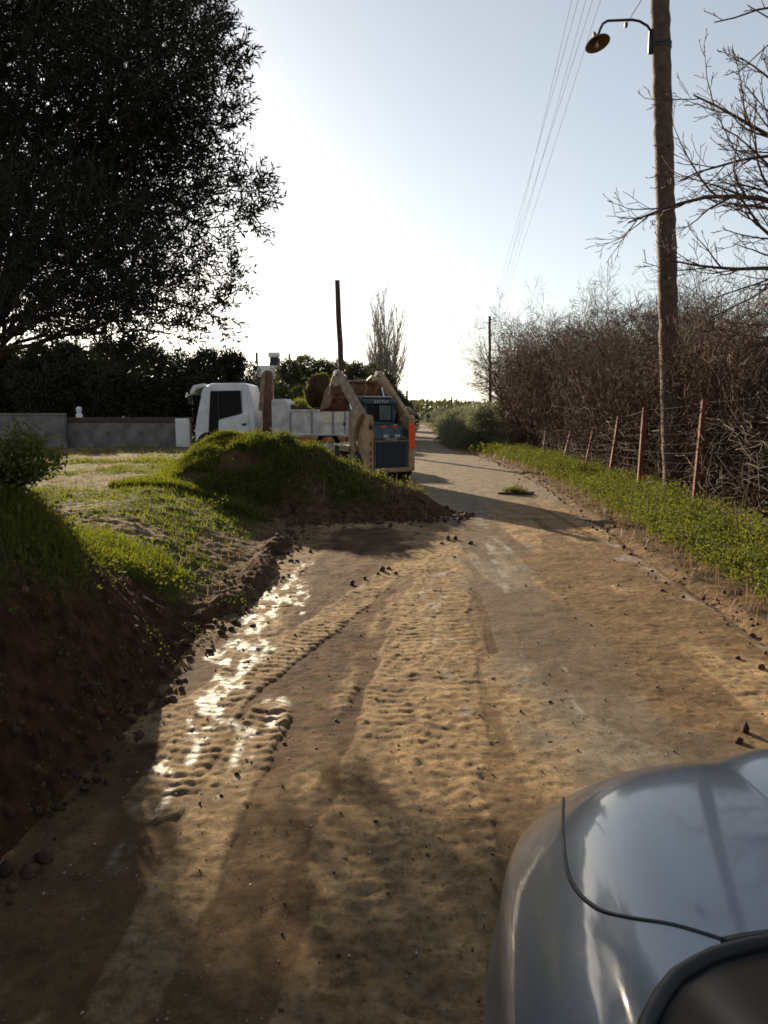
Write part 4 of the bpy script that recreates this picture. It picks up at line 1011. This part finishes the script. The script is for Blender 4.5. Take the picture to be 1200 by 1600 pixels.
leafy_bush('leafy_weed', P(58, 880, 4.4).x + .05, 4.4, .12, .07, 80, .04, 'single bright weed sprouting from the red face of the bank', z=float(P(52, 885, 4.4).z) - .06)
o = leafy_bush('uprooted_weeds', 3.0, 14.6, .10, .34, 900, .045, 'uprooted clump of weeds lying on the road beyond the pile', z=0.02)
cl = MB(); V = IV * np.array([.45, .2, .06]); cl.add([tuple(v) for v in V], [tuple(f) for f in IF]); cl.build('soil', M_clodred, o, smooth=True)
o.location = (*G(805, 772), .02)

# ================================================================== TRUCK (side on, facing left)
TYD = 23.0
def tx(u): return P(u, 650, TYD).x
def tzv(v): return P(0, v, TYD).z
t0 = Vector((tx(400), TYD + .9, .25))
truck = empty('tipper_truck', t0, label='small white tipper truck with brown crane parked side on behind mound', cat='truck')
def X(u): return tx(u) - t0.x
def Z(v): return tzv(v) - t0.z
yn, yf = -.9, .9                     # near and far side
# cab shell with window cut-out: side outline
side = [(X(304), Z(702)), (X(303), Z(672)), (X(313), Z(640)), (X(318), Z(607)), (X(330), Z(599)), (X(380), Z(598)), (X(389), Z(601)), (X(392), Z(612)), (X(397), Z(660)), (X(398), Z(702))]
shell = MB(); shell.prism(side, 'y', yn + .04, yf - .04); body = shell.build('cab', M_truckwhite, truck, bevel=.05, seg=3, smooth=True)
for yy, s in ((yn, -1), (yf, 1)):
    def pane(name, pts, m, d, off=.0, par=truck, bv=.012):
        return MB().prism([(X(u), Z(v)) for u, v in pts], 'y', yy + s * off, yy + s * (off + d)).build(name, m, par, bevel=bv)
    # door skin round the window
    dr = pane('door', [(341, 656), (379, 646), (379, 608), (386, 605), (390, 690), (341, 690)], M_truckwhite, -.05)
    pane('door_panel', [(341, 657), (388, 645), (390, 692), (341, 692)], M_truckwhite, .02, .0, dr)
    pane('handle', [(378, 662), (385, 661), (385, 664), (378, 665)], M_grille, .03, .02, dr, bv=.003)
    pane('side_window', [(330, 611), (377, 610), (378, 646), (342, 655), (338, 690), (325, 690), (327, 652)], M_glass, .03, .0, truck, bv=.01)
    pane('window_post', [(341, 611), (343, 611), (343.5, 655), (341.5, 655)], M_grille, .02, .03, truck, bv=0)
    pane('front_pillar', [(318, 607), (331, 604), (327, 650), (324, 690), (306, 690), (306, 660)], M_truckwhite, .025, -.02, truck, bv=.012)
# windscreen and front
ws = MB(); ws.add([(X(305.0), yn + .12, Z(664)), (X(305.0), yf - .12, Z(664)), (X(317), yf - .16, Z(612)), (X(317), yn + .16, Z(612)), (X(306.5), yn + .12, Z(664)), (X(306.5), yf - .12, Z(664)), (X(318.5), yf - .16, Z(612)), (X(318.5), yn + .16, Z(612))], [(0, 1, 2, 3), (7, 6, 5, 4), (0, 4, 5, 1), (1, 5, 6, 2), (2, 6, 7, 3), (3, 7, 4, 0)])
ws.build('windscreen', M_glass, truck)
MB().prism([(X(297), Z(612)), (X(303), Z(602)), (X(318), Z(599)), (X(322), Z(604)), (X(308), Z(607)), (X(299), Z(617))], 'y', yn + .05, yf - .05).build('sun_visor', M_white, truck, bevel=.015)
MB().box((X(301), yn - .16, Z(625)), (.10, .16, .30)).build('mirror', M_grille, truck, bevel=.03)
MB().tube([(X(303), yn - .16, Z(640)), (X(304), yn - .13, Z(650)), (X(307), yn + .02, Z(655))], .012, 6).build('mirror_arm', M_iron, truck)
MB().box((X(300), yf + .16, Z(625)), (.10, .16, .30)).build('mirror', M_grille, truck, bevel=.03)
MB().tube([(X(295), yn - .2, Z(621)), (X(297), yn - .2, Z(614))], .035, 8).build('mirror', M_chrome, truck)
MB().box((X(301), 0, Z(706)), (.16, 1.75, .26)).build('bumper', M_truckwhite, truck, bevel=.04)
for s in (-1, 1):
    MB().box((X(300) - .07, .62 * s, Z(703)), (.05, .28, .16)).build('headlight', M_plate, truck, bevel=.02)
MB().box((X(304) - .0, 0, Z(684)), (.05, 1.3, .25)).build('front_grille', M_grille, truck, bevel=.01)
# chassis and wheels
for s in (-1, 1): MB().box(((X(300) + X(552)) / 2, .35 * s, Z(704)), (X(552) - X(300), .09, .2)).build('chassis_rail', M_iron, truck)
def wheel(par, c, r, w, axis='y', hub=M_plate, name='wheel'):
    w0 = empty(name, c); w0.parent = par
    prof = [(r * .58, -w / 2), (r * .9, -w / 2), (r, -w / 2 + .04), (r, w / 2 - .04), (r * .9, w / 2), (r * .58, w / 2), (r * .58, -w / 2)]
    MB().lathe(prof, n=32, axis='x' if axis == 'x' else 'y').build('tyre', M_tyre, w0, smooth=True)
    MB().lathe([(0, -w * .3), (r * .3, -w * .35), (r * .35, -w * .2), (r * .58, -w * .4), (r * .6, w * .4), (r * .35, w * .2), (r * .3, w * .35), (0, w * .3)], n=24, axis='x' if axis == 'x' else 'y').build('rim', hub, w0, smooth=True)
    return w0
for ux in (325, 512):
    for s in (-1, 1): wheel(truck, (X(ux), .78 * s, .39), .39, .26)
# crane behind the cab
cr = empty('crane', (0, 0, 0)); cr.parent = truck
MB().box((X(413), -.2, Z(686)), (.42, .55, .5)).build('crane_base', M_brown, cr, bevel=.03)
MB().beam((X(414), -.25, Z(690)), (X(415), -.25, Z(580)), .34, .30, .30, .26, up=(0, 1, 0)).build('crane_post', M_brown, cr, bevel=.02)
MB().beam((X(404), -.42, Z(642)), (X(409), -.38, Z(582)), .15, .10, .12, .08, up=(0, 1, 0)).build('crane_boom', M_tan2, cr, bevel=.01)
MB().tube([(X(404), -.36, Z(672)), (X(409), -.33, Z(600))], .035, 8).build('crane_cylinder', M_chrome, cr, smooth=True)
MB().lathe([(.05, -.1), (.10, -.08), (.11, .08), (.06, .10)], c=(X(414), -.25, Z(582)), n=14, axis='y').build('crane_knuckle', M_brown, cr, smooth=True)
MB().prism([(X(402), Z(676)), (X(430), Z(676)), (X(434), Z(692)), (X(400), Z(692))], 'y', -.55, .3).build('crane_valve_block', M_iron, cr, bevel=.03)
MB().tube([(X(432), -.7, Z(690)), (X(432), -.7, Z(658)), (X(431), -.7, Z(645))], .03, 8).build('lever', M_iron, cr)
MB().lathe([(.11, 0), (.09, .14), (.04, .26), (.03, .5)], c=(X(432), -.72, Z(690)), n=12).build('lever_boot', M_iron, cr, smooth=True)
# headboard and tipping bed
MB().prism([(X(424), Z(688)), (X(424), Z(627)), (X(427), Z(624)), (X(444), Z(623)), (X(453), Z(632)), (X(455), Z(688))], 'y', yn + .06, yf).build('headboard', M_bedwhite, truck, bevel=.02)
bed = MB().box(((X(452) + X(542)) / 2, 0, Z(681)), (X(542) - X(452), 1.8, .06)).build('bed_floor', M_bedwhite, truck)
for s, nm in ((-1, 'near'), (1, 'far')):
    sd = MB().box(((X(452) + X(541)) / 2, .90 * s, (Z(640) + Z(680)) / 2), (X(541) - X(452), .05, Z(640) - Z(680))).build('bed_side', M_bedwhite, truck, bevel=.01)
    MB().box(((X(452) + X(541)) / 2, .915 * s, Z(641.5)), (X(541) - X(452), .07, .06)).build('top_rail', M_bedwhite, sd, bevel=.012)
    MB().box(((X(452) + X(541)) / 2, .915 * s, Z(679)), (X(541) - X(452), .07, .06)).build('bottom_rail', M_bedwhite, sd, bevel=.012)
    for u in (454, 487, 520, 539):
        MB().box((X(u), .915 * s, (Z(643) + Z(679)) / 2), (.06, .075, Z(643) - Z(679))).build('stake', M_fargrey, sd, bevel=.01)
    MB().box(((X(504) + X(520)) / 2 - .02, .94 * s, (Z(643) + Z(661)) / 2), (.28, .022, .33)).build('sunlit_patch', M_sunpatch, sd, bevel=.004)  # sun patch on the bed side, put in as cream colour
    MB().box(((X(521) + X(538)) / 2, .93 * s, (Z(643) + Z(661)) / 2), (.28, .022, .33)).build('sunlit_patch', M_sunpatch, sd, bevel=.004)
    MB().tube([(X(538), .95 * s, Z(665)), (X(538), .95 * s, Z(660))], .03, 6).build('latch', M_grille, sd)
    MB().box(((X(466) + X(540)) / 2, .88 * s, Z(687)), (X(540) - X(466), .06, Z(683) - Z(692))).build('side_rail', M_orange, truck, bevel=.01)
MB().box((X(541), 0, (Z(640) + Z(681)) / 2), (.05, 1.8, Z(640) - Z(681))).build('tailgate', M_bedwhite, truck, bevel=.01)
for yy in (-.5, .5): MB().box((X(470), yy, Z(692)), (.5, .5, .2)).build('fuel_tank', M_iron, truck, bevel=.04)
MB().box((X(548), 0, Z(700)), (.05, 1.7, .12)).build('rear_bumper', M_iron, truck, bevel=.01)
for s in (-1, 1): MB().box((X(549) + .02, .65 * s, Z(694)), (.04, .25, .1)).build('tail_lamp', M_redlens, truck, bevel=.01)
# load of soil with grass in the bed
n = 42; gx = np.linspace(X(455), X(539), n); gy = np.linspace(-.86, .86, 26); GX, GY = np.meshgrid(gx, gy)
GZ = Z(640) + .16 * fbm(GX * 1.6, GY * 1.6, seed=120) + .20 * (1 - np.abs(GY / .9) ** 2) + .05 * fbm(GX * 7, GY * 7, seed=121)
idx = np.arange(GX.size).reshape(GX.shape); F = np.stack([idx[:-1, :-1], idx[:-1, 1:], idx[1:, 1:], idx[1:, :-1]], -1).reshape(-1, 4)
load = npobj('soil_load', np.stack([GX, GY, GZ], -1).reshape(-1, 3) + np.array(t0), F, M_clodred, smooth=True, kind='stuff'); tag(load, 'heap of soil and turf loaded in the truck bed')
n = 1500; a = rg.random(n) * (X(539) - X(455)) + X(455); b = -.85 + 1.7 * rg.random(n)
zz = Z(640) + .16 * fbm(a * 1.6, b * 1.6, seed=120) + .20 * (1 - np.abs(b / .9) ** 2)
V, Fs, r = grassmesh(np.stack([a, b, zz], 1), .05 + .12 * rg.random(n), .016, rg, .9); g1 = npobj('turf', V, Fs, M_grass, load, rnd=r, kind='stuff'); g1.location = t0

# ================================================================== SKID STEER LOADER
LH = R(29)
rear = P(612, 700, 17.0); LO = Vector((rear.x, 17.0, 0)) + Vector((-math.sin(LH), math.cos(LH), 0)) * 1.2
ld = empty('skid_steer_loader', LO, LH, label='tan skid steer loader seen from behind with raised lift arms and bucket', cat='loader'); ld.scale = (.88, 1, 1)
B = lambda *a: MB().box(*a)
B((0, -.28, .62), (1.0, 1.65, .56)).build('chassis', M_bluegrey, ld, bevel=.03)
for sx in (-1, 1):
    tw = MB().prism([(-1.20, .30), (-.98, .28), (-.72, .45), (-.70, 1.2), (-.82, 1.50), (-.95, 1.56), (-1.14, 1.55), (-1.20, 1.48)], 'x', sx * .50, sx * .69).build('rear_tower', M_tan, ld, bevel=.025)
    if sx == -1:
        MB().lathe([(.0, 0), (.055, .0), (.06, .012), (.0, .014)], c=(-.595, -1.205, 1.34), n=6, M=Matrix.Rotation(R(90), 3, 'X')).build('emblem', M_grille, tw)
        MB().box((-.595, -1.206, 1.27), (.10, .016, .06)).build('emblem', M_grille, tw, bevel=.004)
        MB().box((-.595, -1.212, 1.35), (.05, .016, .035)).build('emblem_detail', M_tan, tw)
        for z in (.92, .74, .58, .44):
            MB().box((-.595, -1.203, z), (.035, .012, .075), Matrix.Rotation(R(25), 3, 'Y')).build('slot', M_grille, tw)
    else:
        MB().box((.585, -1.207, 1.08), (.16, .012, .56)).build('orange_patch', M_hiviz, tw, bevel=.004)
        MB().box((.697, -1.08, 1.08), (.010, .20, .56)).build('orange_patch', M_hiviz, tw, bevel=.004)
    # lift arm: knee, boom, tip
    arm = empty('lift_arm', (0, 0, 0)); arm.parent = ld
    xa = sx * .62
    MB().beam((xa, -.98, 1.42), (xa, .26, 2.42), .13, .25, .12, .22).build('boom', M_tan if sx > 0 else M_tan2, arm, bevel=.02)
    MB().prism([(-1.10, 1.58), (-.80, 1.74), (-.55, 1.62), (-.42, 1.20), (-.55, .62), (-.70, .42), (-.76, .46), (-.70, 1.05), (-.86, 1.35)], 'x', sx * .70, sx * .80).build('lower_link', M_tan2, arm, bevel=.015)
    MB().prism([(.12, 2.28), (.30, 2.56), (.44, 2.58), (.62, 2.40), (.86, 2.05), (.80, 1.96), (.66, 2.02), (.48, 2.20), (.3, 2.2)], 'x', xa - .06, xa + .06).build('arm_tip', M_tan if sx > 0 else M_tan2, arm, bevel=.02)
    MB().tube([(xa - .12, .36, 2.50), (xa + .12, .36, 2.50)], .055, 12).build('pivot_pin', M_chrome, arm, smooth=True)
    MB().tube([(sx * .50, -.75, 1.05), (sx * .50, -.15, 1.65)], .05, 10).build('lift_cylinder', M_bluegrey, arm, smooth=True)
    MB().tube([(sx * .50, -.15, 1.65), (sx * .54, .10, 2.18)], .028, 8).build('cylinder_rod', M_chrome, arm, smooth=True)
    MB().tube([(sx * .40, .34, 2.44), (sx * .40, .70, 2.30)], .045, 10).build('bucket_cylinder', M_tan, arm, smooth=True)
    # fender
    MB().box((sx * .66, -.15, .86), (.34, .9, .05)).build('fender', M_tan, ld, bevel=.015)
    MB().box((sx * .82, -.30, .80), (.04, .5, .14)).build('fender_skirt', M_tan2, ld, bevel=.01)
    for yy in (-.62, .22): wheel(ld, (sx * .64, yy, .38), .38, .27, axis='x', hub=M_tan2)
    MB().tube([(sx * .62, .2, 2.44), (sx * .58, -.5, 1.85), (sx * .52, -.7, 1.4)], .014, 6).build('hydraulic_hose', M_black, ld, smooth=True)
# rear door, grille, hood
MB().box((0, -1.14, .66), (.98, .10, .66)).build('rear_door', M_bluegrey, ld, bevel=.03)
gf = MB().box((0, -1.195, .66), (.86, .03, .56)).build('grille', M_grille, ld, bevel=.01)
sl = None
for k in range(15):
    o = MB().box((0, -1.215, .66), (.016, .02, .54)).build('slat', M_bluegrey, gf) if sl is None else sl.copy()
    if sl is not None: COL.objects.link(o)
    sl = sl or o; o.location = (-.39 + .78 * k / 14, 0, 0)
MB().box((0, -1.20, .34), (1.02, .09, .10)).build('rear_bumper', M_tan, ld, bevel=.02)
MB().box((0, -1.20, .985), (1.0, .04, .03)).build('door_lip', M_tan2, ld, bevel=.008)
MB().prism([(-1.16, 1.0), (-1.12, 1.24), (-.95, 1.32), (-.5, 1.36), (-.4, 1.0)], 'x', -.47, .47).build('engine_hood', M_bluegrey, ld, bevel=.03)
for xx in (-.14, .18): MB().box((xx, -1.165, 1.09), (.15, .02, .07)).build('work_light', M_plate, ld, bevel=.012)
for xx in (-.20, .12):
    MB().prism([(xx - .10, 1.315), (xx + .10, 1.315), (xx, 1.245)], 'y', -1.10 - .02, -1.09).build('warning_triangle', M_redlens, ld)
MB().box((.42, -1.16, 1.18), (.12, .06, .16)).build('tail_lamp', M_grille, ld, bevel=.02)
MB().box((0, -1.172, 1.025), (.34, .008, .02)).build('badge', M_plate, ld)
# cab
cb = MB().prism([(-.66, 1.30), (-.62, 1.86), (-.50, 1.93), (.02, 1.95), (.12, 1.88), (.22, 1.0), (-.4, 1.0)], 'x', -.45, .45).build('cab', M_bluegrey, ld, bevel=.04, seg=3)
MB().prism([(-.662, 1.40), (-.632, 1.80), (-.625, 1.80), (-.655, 1.40)], 'x', -.36, .36).build('rear_window', M_glass, cb)
MB().prism([(-.672, 1.43), (-.645, 1.77), (-.64, 1.77), (-.667, 1.43)], 'x', -.02, .32).build('window_pane', M_cabglass, cb)
for k in range(6): MB().beam((-.01 + .06 * k, -.68, 1.44), (-.01 + .06 * k, -.652, 1.77), .006, .006).build('window_bar', M_bluegrey, cb)
MB().box((0, -.665, 1.84), (.94, .10, .10)).build('roof_edge', M_bluegrey, cb, bevel=.025)
MB().box((0, -.26, 1.955), (.84, .62, .035)).build('roof', M_plate, cb, bevel=.012)
for s in (-1, 1): MB().prism([(-.5, 1.35), (-.45, 1.8), (-.02, 1.82), (.06, 1.3)], 'x', s * .452, s * .46).build('side_window', M_glass, cb)
# white maker's lettering on the roof edge: worn strokes
for i, xx in enumerate((-.17, -.10, -.03, .04, .11, .18)):
    MB().box((xx, -.718, 1.845), (.014, .004, .05)).build('letter_stroke', M_white, cb)
    if i != 2: MB().box((xx + .02, -.718, 1.867 if i % 2 else 1.823), (.035, .004, .012)).build('letter_stroke', M_white, cb)
for s in (-1, 1):
    MB().prism([(-.55, 1.62), (-.42, 1.70), (-.35, 1.55), (-.5, 1.42)], 'x', s * .52, s * .54).build('mirror', M_plate, ld, bevel=.004)
MB().tube([(.40, -.9, 1.30), (.40, -.9, 1.5)], .035, 10).build('exhaust', M_iron, ld)
# bucket, raised and tipped over the truck bed
bk = empty('bucket', (0, 0, 0)); bk.parent = ld
bp = [(.62, 2.34), (.60, 1.92), (.78, 1.72), (1.35, 1.62), (1.36, 1.66), (.82, 1.77), (.66, 1.95), (.68, 2.34)]
MB().prism(bp, 'x', -.66, .80).build('bucket_shell', M_bucket, bk, bevel=.008)
for xx in (-.665, .785): MB().prism([(.63, 2.34), (.62, 1.92), (.80, 1.73), (1.34, 1.64), (1.0, 2.15)], 'x', xx, xx + .02).build('bucket_side', M_bucket, bk)
MB().box((.07, .60, 2.34), (1.46, .08, .05)).build('bucket_lip', M_tan2, bk, bevel=.01)
MB().box((-.08, .57, 2.15), (1.3, .05, .22)).build('mounting_plate', M_bucket, bk, bevel=.01)
for xx in (-.45, .30): MB().prism([(.58, 2.36), (.50, 2.20), (.58, 1.98), (.61, 1.98), (.61, 2.36)], 'x', xx, xx + .03).build('bracket', M_tan, bk)
# turf hanging in the bucket
n_ = len(IV); V2, F2 = ico(3)
f = fbm(V2[:, 0] * 1.5 + 3, V2[:, 1] * 1.5, V2[:, 2] * 1.5, seed=130)
Vc = V2 * (1 + .75 * f)[:, None] * np.array([.30, .28, .42]) + np.array([.05, 0, 0]) * V2[:, 2:3]
sod = empty('sod_clump', P(497, 612, 19.6), label='grassy sod clump hanging off the loader bucket over the truck', cat='sod')
npobj('soil', Vc, F2, M_clodred, sod, smooth=True)
n = 2600; pk = rg.integers(0, len(V2), n); nn = unit(V2[pk]); k = (nn[:, 2] > -.2) | (nn[:, 0] < -.2); pk = pk[k]; nn = nn[k]; n = len(pk)
leafcloud('turf', Vc[pk] * .96, unit(nn + rg.normal(size=(n, 3)) * .6), .05 + .05 * rg.random(n), .016, M_grass, sod, kind='stuff', rng=rg)

# ================================================================== CAR (front left corner)
HD = R(7); CO = Vector((.946, .767, 0)); RV = Vector((math.cos(HD), -math.sin(HD), 0)); FV = Vector((math.sin(HD), math.cos(HD), 0))
M_paint = mat('blue grey car paint', (.175, .205, .255), .30, metal=.25, var=.10, scale=7.0, col2=(.155, .175, .205), coat=.7, detail=10)
M_side = M_paint
car = empty('parked_car', CO, -HD, label='blue grey car with its bonnet in the lower corner beside the camera', cat='car')
WA, LBN, NN, MM = .80, 1.17, 4.2, 5.0
def topz(a, b): return 1.022 - .060 * np.clip(b, 0, 2) - .085 * np.clip(b / LBN, 0, 1.2) ** 2.2 - .055 * (np.abs(a) / WA) ** 2 + .030 * sm((.30 - np.abs(a)) / .12) * sm(b / .4)
def body_z(a, b):
    r = ((np.abs(a) / WA) ** NN + (np.clip(b, 0, 9) / LBN) ** NN) ** (1 / NN); r = np.clip(r, 0, 1)
    return topz(a, b) - .21 * (1 - (1 - r ** MM) ** (1 / MM)) - .10 * sm((r - .62) / .38) ** 2
def outl(s):
    """s 0..1 left rear to right rear; returns a, b"""
    back = .9; q = np.linspace(0, 1, 400); th_ = np.pi * (1 - q)
    ca, sa = np.cos(th_), np.sin(th_)
    a = WA * np.sign(ca) * np.abs(ca) ** (2 / NN); b = LBN * np.abs(sa) ** (2 / NN)
    a = np.concatenate([[-WA], a, [WA]]); b = np.concatenate([[-back], b, [-back]])
    L = np.concatenate([[0], np.cumsum(np.hypot(np.diff(a), np.diff(b)))]); L /= L[-1]
    return np.interp(s, L, a), np.interp(s, L, b)
ns, nr = 420, 170
S = np.linspace(0, 1, ns); A_, B_ = outl(S)
q = np.linspace(0, 1, nr); rr = 1 - (1 - q) ** 2.4
AA = A_[None] * rr[:, None]; BB = np.where(B_[None] > 0, B_[None] * rr[:, None], B_[None] + 0 * rr[:, None])
ZZ = body_z(AA, BB)
# seam and glass outlines in car plan
GL = [(-.69, -.55), (-.682, -.30), (-.665, -.14), (-.640, -.035), (-.595, .038), (-.54, .074), (-.485, .092), (-.36, .115), (-.2, .132), (0, .138)]
GLs = GL + [(-a, b) for a, b in GL[-2::-1]]
def glb(a): xs_, ys_ = zip(*GLs[2:-2]); return np.interp(a, xs_, ys_)
SE = [(-.475, .10), (-.55, .158), (-.61, .205), (-.652, .275), (-.674, .40), (-.665, .58), (-.640, .8), (-.625, .92), (-.60, 1.06)]
SEs = SE
sa_ = np.array([p[0] for p in SE]); sb_ = np.array([p[1] for p in SE])
def seam_a(b): return np.interp(b, sb_, sa_)
fa = AA[:-1, :-1]; fb_ = BB[:-1, :-1]
hood = (np.abs(fa) < -seam_a(fb_)) & (fb_ > glb(fa)) & (fb_ > .035)
inglass = ((fb_ <= glb(fa)) & (np.abs(fa) < .665)) | ((fb_ < -.17) & (np.abs(fa) < .68))
idx = np.arange(ns * nr).reshape(nr, ns)
F = np.stack([idx[:-1, :-1], idx[:-1, 1:], idx[1:, 1:], idx[1:, :-1]], -1)
V = np.stack([AA, BB, ZZ], -1).reshape(-1, 3)
npobj('bonnet', V, F[hood], M_paint, car, smooth=True)
npobj('front_wing', V, F[(~hood) & (~inglass) & (fa < 0)], M_paint, car, smooth=True)
npobj('front_wing', V, F[(~hood) & (~inglass) & (fa >= 0)], M_paint, car, smooth=True)
# sides below the shoulder down to the sill, nose included
sk = [(0, 0), (.004, -.03), (.022, -.10), (.034, -.20), (.030, -.34), (.010, -.52), (-.02, -.62)]
na, nb = A_, B_
nx_ = np.gradient(nb); ny_ = -np.gradient(na); nl = np.hypot(nx_, ny_) + 1e-9; nx_ = -nx_ / nl; ny_ = -ny_ / nl
z0_ = body_z(na, nb)
rows = [np.stack([na - nx_ * o_ * -1 if False else na + np.sign(na) * 0 + (-nx_) * 0 + 0 * na, nb, z0_], -1)]
cen = np.array([0, .2])
dirx, diry = na - cen[0] * 0, np.where(nb > 0, nb, 0); dl_ = np.hypot(dirx, diry) + 1e-9; dirx, diry = dirx / dl_, diry / dl_
rows = [np.stack([na + dirx * o_, nb + diry * o_, z0_ + dz * (z0_ - .22) / .62], -1) for o_, dz in sk]
SV = np.array(rows); idx = np.arange(SV.shape[0] * SV.shape[1]).reshape(SV.shape[:2])
F = np.stack([idx[:-1, :-1], idx[:-1, 1:], idx[1:, 1:], idx[1:, :-1]], -1)
cb_ = SV[:-1, :-1, 1]; cz = SV[:-1, :-1, 2]; arch = ((cb_ - .42) ** 2 + (cz - .31) ** 2 < .305 ** 2) & (np.abs(SV[:-1, :-1, 0]) > .6)
npobj('body_side', SV.reshape(-1, 3), F[~arch], M_paint, car, smooth=True)
# shut line, seal, glass, cowl
def onb(pts, dz=0.0): return [(a, b, float(body_z(np.array([a]), np.array([b]))[0]) + dz) for a, b in pts]
def spline(pts, n=12):
    out = []; P_ = [np.array(p, float) for p in pts]; P_ = [2 * P_[0] - P_[1]] + P_ + [2 * P_[-1] - P_[-2]]
    for i in range(1, len(P_) - 2):
        for t in np.linspace(0, 1, n, endpoint=False):
            a, b, c, d = P_[i - 1:i + 3]; out.append(.5 * ((2 * b) + (c - a) * t + (2 * a - 5 * b + 4 * c - d) * t * t + (3 * b - a - 3 * c + d) * t ** 3))
    out.append(P_[-2]); return out
sp_ = spline(SE, 14)
for s in (1, -1): MB().tube(onb([(s * p[0], p[1]) for p in sp_], -.0015), .0042, 8).build('panel_gap', M_seal, car, smooth=True)
npl = [(-.57, 1.0), (-.40, 1.075), (-.2, 1.115), (0, 1.125), (.2, 1.115), (.40, 1.075), (.57, 1.0)]
def gz(a, b): return 1.045 + (glb(np.clip(a, -.655, .655)) - b) * .62 - .05 * (np.abs(a) / .7) ** 2 * 1.0
gu = np.linspace(-1, 1, 60); gv = np.linspace(0, 1, 24)
GU, GV = np.meshgrid(gu, gv)
wtop = .56; bt = -.80
def gpt(u_, v_):
    a0 = u_ * .655; b0 = glb(a0); a1 = u_ * wtop; b1 = bt - .05 * u_ ** 2 + 0 * u_
    a = a0 * (1 - v_) + a1 * v_; b = b0 * (1 - v_) + b1 * v_
    z = 1.02 - .05 * np.abs(u_) ** 3 * (1 - v_) + .43 * v_ - .05 * np.abs(u_) ** 2.5 * v_
    return a, b, z
ga, gb, gz_ = gpt(GU, GV)
idx = np.arange(GU.size).reshape(GU.shape); F = np.stack([idx[:-1, :-1], idx[:-1, 1:], idx[1:, 1:], idx[1:, :-1]], -1).reshape(-1, 4)
npobj('windscreen', np.stack([ga, gb, gz_ ], -1).reshape(-1, 3), F, M_glass, car, smooth=True)
ring = [gpt(np.array(-1.0), np.array(v_)) for v_ in np.linspace(1, 0, 14)] + [gpt(np.array(u_), np.array(0.0)) for u_ in np.linspace(-.97, .97, 50)] + [gpt(np.array(1.0), np.array(v_)) for v_ in np.linspace(0, 1, 14)]
ring = [tuple(float(t) for t in p_) for p_ in ring]
MB().tube([(a, b, z + .002) for a, b, z in ring], .013, 10).build('windscreen_seal', M_seal, car, smooth=True)
# cowl strip between bonnet rear edge and glass
cw = MB()
MB().tube([(a, b + .018, float(body_z(np.array([a]), np.array([b + .018]))[0]) - .006) for a, b in [p[:2] for p in ring[19:59]]], .020, 8).build('cowl', M_black, car, smooth=True)
# pillars: from glass edge out to the shoulder
for s in (-1, 1):
    va = np.linspace(0, 1, 16); Vp = []
    for v_ in va:
        a, b, z = gpt(np.array(-1.0), np.array(v_)); a, b, z = float(a), float(b), float(z)
        e = (-.80 + .18 * v_ ** 1.2, b, float(body_z(np.array([-.795]), np.array([min(b, 0)]))[0]) * (1 - v_) + (z - .03) * v_)
        for t in np.linspace(0, 1, 6):
            Vp.append(((a * (1 - t) + e[0] * t) * -s, b, (z * (1 - t) + e[2] * t) + .025 * math.sin(t * 3.14)))
    idx = np.arange(96).reshape(16, 6); F = np.stack([idx[:-1, :-1], idx[:-1, 1:], idx[1:, 1:], idx[1:, :-1]], -1).reshape(-1, 4)
    npobj('pillar', np.array(Vp), F, M_paint, car, smooth=True)
# wiper: pivot and arm at the glass foot
a, b, z = [float(t) for t in gpt(np.array(-.66), np.array(.06))]
MB().lathe([(0, .035), (.018, .032), (.022, 0), (.03, -.02)], c=(a, b, z), n=14).build('wiper_pivot', M_black, car, smooth=True)
wp_ = [tuple(float(t) + (0.02 if i_ == 2 else 0) for i_, t in enumerate(gpt(np.array(u_), np.array(v_)))) for u_, v_ in ((-.66, .06), (-.5, .07), (-.3, .06), (.05, .05))]
MB().tube(wp_, [.011, .009, .007, .005], 8).build('wiper_arm', M_black, car, smooth=True)
# cabin behind the windscreen
cabsec = [(-.80, .60), (-.80, .93), (-.76, .985), (-.70, 1.04), (-.62, 1.38), (-.50, 1.43), (-.25, 1.455), (0, 1.46)]; cabsec = cabsec + [(-a, z) for a, z in cabsec[-2::-1]]
st = [(-.84, 1.0), (-1.4, 1.015), (-2.0, 1.0), (-2.5, .93), (-2.75, .80), (-2.82, .66)]
Vc = np.array([[(a, b, z if z < 1 else 1.0 + (z - 1.0) * (1 if k_ < 3 else .9 if k_ == 3 else .35 if k_ == 4 else 0)) for a, z in cabsec] for k_, (b, _) in enumerate(st)])
idx = np.arange(Vc.shape[0] * Vc.shape[1]).reshape(Vc.shape[:2]); F = np.stack([idx[:-1, :-1], idx[:-1, 1:], idx[1:, 1:], idx[1:, :-1]], -1)
gl = np.zeros(F.shape[:2], bool); gl[0:3, 3] = True; gl[0:3, -4] = True
npobj('cabin', Vc.reshape(-1, 3), F[~gl], M_paint, car, smooth=True); npobj('side_windows', Vc.reshape(-1, 3), F[gl], M_glass, car, smooth=True)
for s in (-1, 1): MB().prism([(-2.8, .30), (-2.82, .66), (-.84, .72), (-.84, .24)], 'x', s * .77, s * .80).build('sill', M_paint, car)
MB().box((0, -2.8, .48), (1.56, .06, .45)).build('rear_bumper', M_paint, car, bevel=.02)
MB().box((0, -1.0, .30), (1.45, 3.6, .12)).build('floor_pan', M_black, car)
for s in (-1, 1):
    for bb in (.42, -2.0): wheel(car, (.70 * s, bb, .31), .31, .19, axis='x', hub=M_plate)
    MB().lathe([(0, .05), (.06, .045), (.11, .02), (.12, -.02)], c=(.40 * s, 1.02, .66), n=20, axis='y').build('headlight', M_bulb, car, smooth=True)
MB().box((0, 1.225, .62), (.7, .02, .12)).build('front_grille', M_grille, car, bevel=.008)
